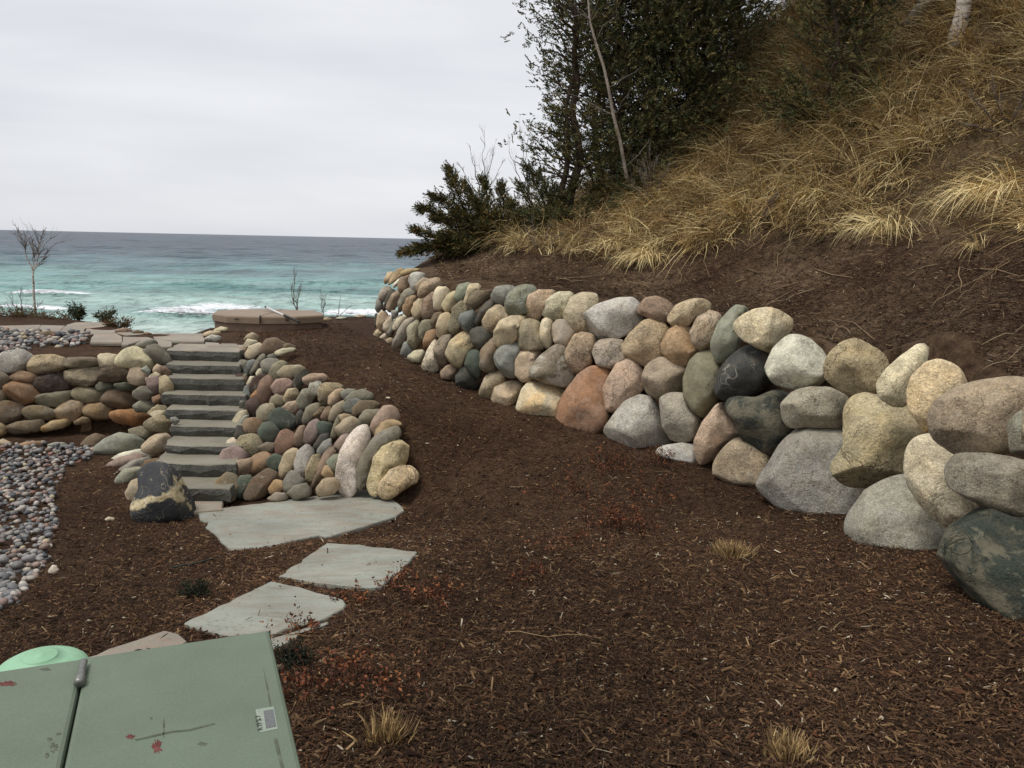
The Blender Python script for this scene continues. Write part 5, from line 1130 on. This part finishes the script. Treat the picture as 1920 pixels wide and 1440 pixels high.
Pt = np.array([b - (0, 0, .3), b, at(1797, 55, b[1]), at(1806, 20, b[1]), at(1811, -40, b[1]), at(1814, -160, b[1] + .1), at(1806, -320, b[1] + .3)]); child(tube('trunk', Pt, [.14, .125, .115, .11, .105, .1, .09], M_BIRCH, 14), rt)
la = hit(1690, 72); lb = hit(1752, 18); tag(tube('fallen_log', [la + (0, -.15, .14), (la + lb) / 2 + (0, -.15, .24), lb + (0, -.15, .28), lb + (lb - la) * .6 + (0, -.1, .36)], [.10, .12, .13, .12], M_GREYWOOD, 12), 'weathered grey log lying in the grass left of the white birch trunk', 'log')
la = hit(1425, 420); lb = hit(1450, 398); tag(tube('dead_stump', [la + (0, -.2, .05), (la + lb) / 2 + (0, -.2, .2), lb + (0, -.2, .26)], [.05, .06, .04], M_BARK, 9), 'charred looking dark stump poking out at the lower edge of the grass', 'stump')
def bush(base, r, h, label, seed, pal, n=420, leaf=.06, lw=.018, flat=1, cat='bush', name='bush', n_leaf=5):
    rg = np.random.default_rng(seed); base = np.array(base, float); root = empty(name, base, label, cat); tw = []; Cs = []; Ds = []
    for i in range(14):
        az = rg.uniform(0, 6.28); d = np.array((math.cos(az) * rg.random() ** .5, math.sin(az) * rg.random() ** .5, 0)) * r; e = base + d + (0, 0, h * rg.uniform(.55, 1.05)); B_ = crooked(base, e, 6, .3, rg); tw.append((B_, np.linspace(.008, .003, 6)))
        m = n // 14; t = .25 + .75 * rg.random(m); kk = np.clip(t * 5, 0, 4.999).astype(int); q = B_[kk] + (B_[kk + 1] - B_[kk]) * (t * 5 - kk)[:, None] + rg.normal(0, r * .16, (m, 3)); Cs.append(q); Ds.append(np.tile(d / r + (0, 0, .5), (m, 1)) + rg.normal(0, .4, (m, 3)))
    V, Q, T, _ = tube_np(tw, 4); child(mesh('stems', V, quads=Q, tris=T, mat=M_BARK), root)['kind'] = 'stuff'; V, Q, c = sprays_np(np.concatenate(Cs), np.concatenate(Ds), n_leaf, leaf, lw, rg, pal, .1, .7); child(mesh('foliage', V, quads=Q, mat=M_LEAF, tint=c, smooth=False), root)
GREENB = [srgb(c) for c in ((58, 70, 44), (48, 60, 40), (70, 78, 50), (64, 60, 40))]; REDB = [srgb(c) for c in ((98, 74, 52), (86, 68, 48), (112, 92, 60), (78, 72, 46))]
bush(at(147, 603, 15.6), .17, .30, 'rounded dark green bush at the lake edge of the patio', 560, GREENB, 330, .04, .012)
bush(at(196, 609, 15.0), .2, .24, 'smaller straggly green bush right of the rounded one', 561, GREENB + REDB[:1], 200, .04, .012)
for i, (px, py, r, lb) in enumerate(((10, 597, .5, 'rusty low ground cover at the left end of the patio edge'), (60, 595, .45, 'rusty green ground cover around the birch sapling'), (112, 601, .35, 'rusty ground cover left of the rounded green bush'), (222, 612, .25, 'reddish ground cover beyond the last patio flag'))):
    bush(at(px, py + 4, 15.6 if px < 200 else 14.4), r, .10, lb, 565 + i, REDB, 300, .045, .009, cat='plant', name='ground_cover')

# ------------------------------------------------------------------ grass on the slope
def blades_np(base, d0, down, L, W, col, rg, seg=4):
    n = len(base); t = np.linspace(0, 1, seg + 1); P = np.zeros((n, seg + 1, 3)); P[:, 0] = base; d = d0.copy(); st = (L / seg)[:, None]
    for i in range(seg):
        P[:, i + 1] = P[:, i] + d * st; d = d + down * (.42 + .5 * rg.random((n, 1))) / seg * 3.4 + rg.normal(0, .07, (n, 3)); d /= np.linalg.norm(d, axis=1)[:, None]
    s = np.cross(d0, rg.normal(0, 1, (n, 3))); s /= np.linalg.norm(s, axis=1)[:, None] + 1e-9; w_ = W[:, None, None] * (1 - t ** 1.5)[None, :, None] * .5 + .0006
    V = np.stack([P - s[:, None] * w_, P + s[:, None] * w_], 2).reshape(-1, 3); m = (seg + 1) * 2; i0 = (np.arange(n) * m)[:, None] + np.arange(seg)[None] * 2
    Q = np.stack([i0, i0 + 1, i0 + 3, i0 + 2], -1).reshape(-1, 4); return V, Q, np.repeat(col, m, 0)
STRAW = 1.62 * np.array((.93, .99, 1.12)) * np.array([srgb(c) for c in ((184, 160, 108), (160, 132, 84), (204, 182, 128), (130, 104, 68), (104, 82, 54), (172, 142, 88), (146, 122, 82), (114, 100, 66))])
def grad(P):
    e = .15; P = np.asarray(P); return np.c_[height(P + (e, 0)) - height(P - (e, 0)), height(P + (0, e)) - height(P - (0, e))] / (2 * e)
rg = np.random.default_rng(600)
vis = [p for p in GRASS_LINE[:15]] + [(5.6, 6.3), (8.5, 8), (11, 15), (6.5, 19), (3.5, 18), (.5, 16.2), (-1.4, 15.4)]
cl = Waves(33, 10, 2, .8, 2.6)
Pt = scatter_poly(vis, 2000, rg); keep = cl(Pt) + rg.normal(0, .5, len(Pt)) > -.75; Pt = Pt[keep]
G = grad(Pt); zt_ = height(Pt); VV, QQ, CC = [], [], []; n0 = 0
nb = 36; base = np.repeat(np.c_[Pt, zt_], nb, 0) + rg.normal(0, .06, (len(Pt) * nb, 3)) * (1, 1, .3); dn = np.c_[-G, -np.ones(len(G)) * .55]; dn[:, :2] *= .9; dn /= np.linalg.norm(dn, axis=1)[:, None]
lean = np.repeat(rg.normal(0, .45, (len(Pt), 3)), nb, 0); lean[:, 2] = 0
d0 = lean + rg.normal(0, .42, base.shape) + (0, 0, .6) + np.repeat(np.c_[-G, 0 * zt_], nb, 0) * .5; d0 /= np.linalg.norm(d0, axis=1)[:, None]
hgt = np.repeat(np.clip(.74 + .3 * cl(Pt), .35, 1.15), nb)
tc_ = np.repeat(rg.choice(8, len(Pt), p=[.2, .18, .14, .14, .1, .1, .08, .06]), nb); tc_ = np.where(rg.random(len(tc_)) < .45, rg.choice(8, len(tc_)), tc_)
V, Q, C_ = blades_np(base, d0, np.repeat(dn, nb, 0) + rg.normal(0, .3, base.shape), hgt * rg.uniform(.55, 1.25, len(base)), rg.uniform(.005, .012, len(base)), STRAW[tc_] * rg.uniform(.65, 1.15, (len(base), 1)) * np.repeat(rg.uniform(.55, 1.15, len(Pt)) * np.clip(1.15 - .08 * polydist(Pt, GRASS_LINE), .7, 1.12), nb)[:, None], rg); VV.append(V); QQ.append(Q); CC.append(C_); n0 += len(V)
# short matted thatch between the tufts
Pt = scatter_poly(vis, 24000, rg); G = grad(Pt); b = np.c_[Pt, height(Pt) + .01]; d0 = np.c_[-G * .8 + rg.normal(0, .6, (len(Pt), 2)), rg.uniform(.15, .6, len(Pt))]; d0 /= np.linalg.norm(d0, axis=1)[:, None]
V, Q, C_ = blades_np(b, d0, np.c_[-G, -np.ones(len(G))] * .7, rg.uniform(.15, .42, len(b)), rg.uniform(.005, .011, len(b)), STRAW[rg.choice(8, len(b), p=[.06, .16, .04, .22, .26, .1, .1, .06])] * rg.uniform(.4, .95, (len(b), 1)), rg, 2); VV.append(V); QQ.append(Q + n0); CC.append(C_)
g_ = mesh('dune_grass', np.concatenate(VV), quads=np.concatenate(QQ), mat=M_BLADE, tint=np.concatenate(CC), smooth=False); tag(g_, 'long matted straw coloured grass covering the slope', 'grass', kind='stuff')
def tuft(p, n, Lm, spread, label, seed, pal=STRAW[:3], cut=False, name='grass_tuft', w=(.005, .011), group=None):
    rg = np.random.default_rng(seed); base = np.tile(p, (n, 1)) + rg.normal(0, spread, (n, 3)) * (1, 1, .0); dh = -grad([p[:2]])[0] * (0 if cut else .8); d0 = np.c_[(base - p)[:, :2] / spread * (.3 if not cut else .16) + rg.normal(0, .32 if not cut else .12, (n, 2)) + dh, np.ones(n)]; d0 /= np.linalg.norm(d0, axis=1)[:, None]
    dn = np.c_[d0[:, :2] * .5 + rg.normal(0, .2, (n, 2)), -np.ones(n) * (1.25 if not cut else .02)]
    V, Q, C_ = blades_np(base, d0, dn, Lm * rg.uniform(.6, 1.15, n), rg.uniform(*w, n), np.array(pal)[rg.choice(len(pal), n)] * rg.uniform(.65, 1.15, (n, 1)), rg, 4 if not cut else 2)
    o = mesh(name, V - p, quads=Q, mat=M_BLADE, tint=C_, smooth=False, loc=p); return tag(o, label, 'grass', group)
tuft(hit(1212, 492), 260, .62, .10, 'bright straw tuft hanging at the lower edge of the grass above the wall', 620)
tuft(hit(1150, 470), 130, .55, .12, 'pale tuft left of the bright straw tuft at the grass edge', 621)
tuft(hit(1660, 440), 150, .75, .12, 'long bleached tuft drooping over the bare soil at the right', 622, STRAW[[0, 2]])
tuft(hit(1880, 380), 260, .95, .14, 'big yellow tuft arching over at the right edge of the slope', 623, STRAW[[0, 2, 5]])
tuft(hit(1835, 470), 30, .45, .05, 'few stiff straw stems standing alone on the bare soil at the far right', 624)
tuft(hit(1372, 1042), 520, .10, .055, 'neatly clipped round grass clump in the mulch before the grey boulders', 625, STRAW[[3, 3, 4, 1]], True)
tuft(hit(728, 1390), 260, .11, .034, 'clipped grass clump right of the utility box', 626, STRAW[[3, 3, 4, 1]], True)
tuft(hit(1478, 1416), 260, .085, .04, 'clipped grass clump at the bottom edge of the mulch', 627, STRAW[[3, 3, 4, 1]], True)
# ------------------------------------------------------------------ dead perennials, seedlings
RUSTL = [srgb(c) for c in ((118, 70, 46), (94, 56, 40), (136, 88, 56), (78, 50, 37))]
def dead_plant(px, py, r, h, n, label, seed):
    rg = np.random.default_rng(seed); p = hit(px, py); root = empty('dead_plant', p, label, 'plant', 'withered perennials in the mulch'); st, Cs = [], []
    for i in range(n):
        o = rg.normal(0, r, 2); b = np.array((p[0] + o[0], p[1] + o[1], 0)); b[2] = height([b[:2]])[0]; e = b + np.array((rg.normal(0, .5), rg.normal(0, .5), 1)) * h * rg.uniform(.4, 1.1); B_ = crooked(b, e, 6, .4, rg); st.append((B_, np.linspace(.0032, .0014, 6)))
        for _ in range(3): k = rg.integers(2, 6); Cs.append(B_[k] + rg.normal(0, .02, 3))
    V, Q, T, _ = tube_np(st, 4); child(mesh('stems', V, quads=Q, tris=T, mat=M_TWIG, tint=np.tile(srgb((70, 44, 34)), (len(V), 1))), root)['kind'] = 'stuff'
    Cs = np.array(Cs); V, Q, c = sprays_np(Cs, rg.normal(0, 1, Cs.shape), 3, .03, .008, rg, RUSTL, .3, 1.2); child(mesh('leaves', V, quads=Q, mat=M_LEAF, tint=c, smooth=False), root)
for i, a in enumerate(((1165, 990, .13, .22, 60, 'largest dark clump of withered red stems in the middle of the mulch'), (1148, 880, .14, .2, 40, 'withered russet plant just below the pale grey boulders of the wall'), (1245, 870, .16, .2, 24, 'rusty sprig against the low flat boulder of the wall'),
                       (1075, 930, .2, .16, 26, 'scattered rust red stems left of the largest dark clump'), (1240, 930, .2, .15, 24, 'sparse rusty stems before the leaning tan boulder'), (1060, 1020, .16, .13, 22, 'thin trail of orange leaves below the scattered red stems'), (800, 1128, .13, .14, 30, 'orange leaved withered plant right of the diamond slab'),
                       (745, 1095, .10, .1, 18, 'small rusty sprig at the right tip of the diamond slab'), (655, 1130, .07, .1, 14, 'rusty twig beside the point of the cracked slab'), (565, 1182, .08, .07, 16, 'orange dead leaves against the broken corner of the cracked slab'), (605, 1300, .13, .2, 34, 'withered russet stems beside the utility box'), (690, 1300, .12, .12, 20, 'flattened rusty stems right of the utility box'), (990, 1090, .12, .1, 14, 'few orange leaves in the middle of the near mulch'))):
    dead_plant(*a, 640 + i)
bush(hit(545, 1248), .09, .07, 'tiny dark evergreen seedling hugging the utility box', 660, [srgb((48, 52, 38)), srgb((40, 42, 32))], 300, .025, .004, cat='plant', name='evergreen_seedling')
bush(hit(370, 1118), .11, .07, 'low dark evergreen seedling left of the cracked slab', 661, [srgb((48, 52, 38)), srgb((40, 42, 32))], 300, .025, .004, cat='plant', name='evergreen_seedling')
hs = [hit(*q) + (0, 0, .02) for q in ((325, 1068), (345, 1064), (370, 1060), (400, 1052))]; tag(tube('drip_hose', hs, [.008] * 4, simple('dark_green_hose', srgb((38, 52, 46)), .6, .3, 10, .1, 0), 8), 'short piece of dark green drip hose surfacing in the mulch', 'hose')
# ------------------------------------------------------------------ mulch and twigs
rg = np.random.default_rng(700)
DAMP = Waves(91, 14, 2, .9, 5)
def onslab(P):
    r = np.zeros(len(P), bool)
    for sl_ in SLABS: r |= inside(P, sl_)
    return r
def chips(P, L, W, pal, pw, lift=.006, tilt=.28):
    n = len(P); z = height(P); yaw = rg.uniform(0, 6.28, n); d = np.c_[np.cos(yaw), np.sin(yaw), rg.normal(0, tilt, n)]; s = np.c_[-np.sin(yaw), np.cos(yaw), rg.normal(0, tilt, n)]
    c = np.c_[P, z + lift + onslab(P) * .034 + np.abs(rg.normal(0, .007, n))]; l = L[:, None] * .5; w_ = W[:, None] * .5; bend = rg.normal(0, .12, (n, 1)) * l; up = np.array((0, 0, 1.))
    V = np.stack([c - d * l - s * w_ * .6, c - d * l * .9 + s * w_ * .6, c + d * l + s * w_ * .5, c + d * l * .93 - s * w_ * .6, c + up * (bend + w_ * .8)], 1)
    F = np.array([(0, 4, 1), (1, 4, 2), (2, 4, 3), (3, 4, 0)])[:, ::-1]; T = (np.arange(n)[:, None, None] * 5 + F[None]).reshape(-1, 3)
    col = np.array(pal)[rg.choice(len(pal), n, p=pw)] * rg.uniform(.6, 1.1, (n, 1)) * np.clip(1 + .28 * DAMP(P), .6, 1.4)[:, None]; return V.reshape(-1, 3), T, np.repeat(col, 5, 0)
MUL = [srgb(c) for c in ((62, 45, 32), (78, 58, 42), (48, 34, 25), (98, 74, 52), (124, 98, 70), (152, 126, 92), (94, 62, 42), (186, 174, 150))]; MW = [.27, .25, .15, .185, .075, .018, .045, .007]
def dens_scatter(poly, n, f):
    o = np.zeros((0, 2))
    while len(o) < n:
        q = scatter_poly(poly, n * 2, rg); o = np.r_[o, q[rg.random(len(q)) < f(q)]]
    return o[:n]
near = [(-3.4, 2.2), (-.2, 1.6), (2.4, 2.2), (3.2, 4.8), (3.25, 6), (3.0, 7.4), (2.4, 8.8), (1.2, 9.9), (.4, 10.3), (-.6, 10.9), (-1.4, 11.6), (-2.4, 13.6), (-3.2, 15.2), (-4.6, 13.8), (-4.2, 12.4), (-3.1, 11.2), (-2.0, 10.3), (-1.2, 9.3), (-1.4, 8.7), (-3.6, 8.6), (-4.2, 9.2), (-5.4, 10.4), (-6.5, 9.6), (-5.2, 7.8), (-4.4, 5.6)]
near = [tuple(q) for q in near]
Pn = dens_scatter(near, 170000, lambda q: np.clip((3.0 / np.maximum(np.hypot(q[:, 0], q[:, 1]), 1.5)) ** 1.7, .03, 1))
keep = ~inside(Pn, bed)
for sl_ in SLABS: cs = np.mean(sl_, axis=0); keep &= ~inside(Pn, [tuple(cs + (np.array(p) - cs) * 1.01) for p in sl_]) | (rg.random(len(Pn)) < .004)
Pn = Pn[keep]
n = len(Pn); V, T, C_ = chips(Pn, rg.gamma(1.7, .015, n) + .009, rg.gamma(2.6, .003, n) + .002, MUL, MW)
tag(mesh('bark_mulch', V, tris=T, mat=M_CHIP, tint=C_, smooth=False), 'loose shreds of dark brown bark mulch with a few pale chips', 'mulch', kind='stuff')
up_ = [tuple(p) for p in (back[1] + (.1, .3), back[3] + (.2, .4), back[4] + (.2, .3), back[6] + (.3, .2), back[8] + (.2, 0), back[10] + (.2, 0))] + [(4.6, 4.5), (6.0, 6.5)] + GRASS_LINE[14::-1]
Pu = dens_scatter(up_, 38000, lambda q: np.clip((5.0 / np.hypot(q[:, 0], q[:, 1])) ** 1.2, .05, 1)); n = len(Pu)
SOIL = [srgb(c) for c in ((70, 53, 40), (88, 70, 54), (54, 40, 31), (104, 86, 66), (130, 108, 82), (160, 136, 100), (92, 66, 48), (176, 162, 138))]
V, T, C_ = chips(Pu, rg.gamma(3, .014, n) + .012, rg.uniform(.004, .011, n), SOIL, MW); tag(mesh('slope_litter', V, tris=T, mat=M_CHIP, tint=C_, smooth=False), 'bark crumbs and dry litter on the bare slope above the boulder wall', 'litter', kind='stuff')
tw, tc2 = [], []
for i in range(210):
    p = scatter_poly(up_, 1, rg)[0] if i < 150 else scatter_poly(near[:10], 1, rg)[0]; a = rg.uniform(0, 6.28); L_ = rg.gamma(2, .16 if i < 150 else .07) + .05; m = 7; t = np.linspace(-.5, .5, m); q = p + np.outer(t * L_, (math.cos(a), math.sin(a))) + np.cumsum(rg.normal(0, .03 * L_, (m, 2)), 0)
    z = height(q) + .015 + rg.uniform(0, .05) * np.abs(np.sin(t * 5)); r = rg.uniform(.0022, .005); tw.append((np.c_[q, z], np.linspace(r, r * .4, m))); tc2.append(np.array(srgb(random.choice(((112, 92, 70), (90, 70, 54), (140, 118, 86), (70, 54, 44), (150, 132, 104))))))
for ln, r in (('617,1078 608,1098 612,1118 628,1135 643,1147', .004), ('712,1056 745,1052 782,1040', .003), ('1442,549 1470,541 1501,530', .006), ('1433,577 1462,562 1489,545', .006), ('1527,506 1560,520 1604,523', .007), ('1800,502 1796,520 1803,535 1800,548', .008), ('1826,506 1870,512 1919,523', .007),
              ('1700,520 1730,505 1765,500 1790,495', .006), ('1400,505 1420,515 1450,512', .005), ('1330,520 1322,500 1318,488', .005), ('1270,505 1278,520 1276,532', .006), ('1640,640 1600,610 1560,600', .005), ('430,1355 0,0', 0), ('520,1225 560,1262 600,1300', .003), ('1010,1098 960,1120 925,1140', .004), ('680,1190 720,1212 790,1240', .004), ('700,1330 690,1290 700,1240', .003), ('1855,380 1870,390 1890,395', .005)):
    if not r: continue
    q = np.array([hit(*p) for p in pl(ln)]); q[:, 2] += .012 + .02 * np.sin(np.linspace(0, 3.1, len(q))); t0 = np.linspace(0, len(q) - 1, 9); q = np.c_[[np.interp(t0, np.arange(len(q)), q[:, k]) for k in range(3)]].T
    tw.append((q, np.linspace(r, r * .5, 9))); tc2.append(np.array(srgb((70, 52, 42) if r < .0045 else (132, 112, 86))))
V, Q, T, own = tube_np(tw, 4); tag(mesh('fallen_twigs', V, quads=Q, tris=T, mat=M_TWIG, tint=np.array(tc2)[own]), 'thin dry twigs and stems strewn over the slope and mulch', 'twigs', kind='stuff')
print('TRIS', sum(len(p.vertices) - 2 for o in SC.objects if o.type == 'MESH' for p in o.data.polygons))
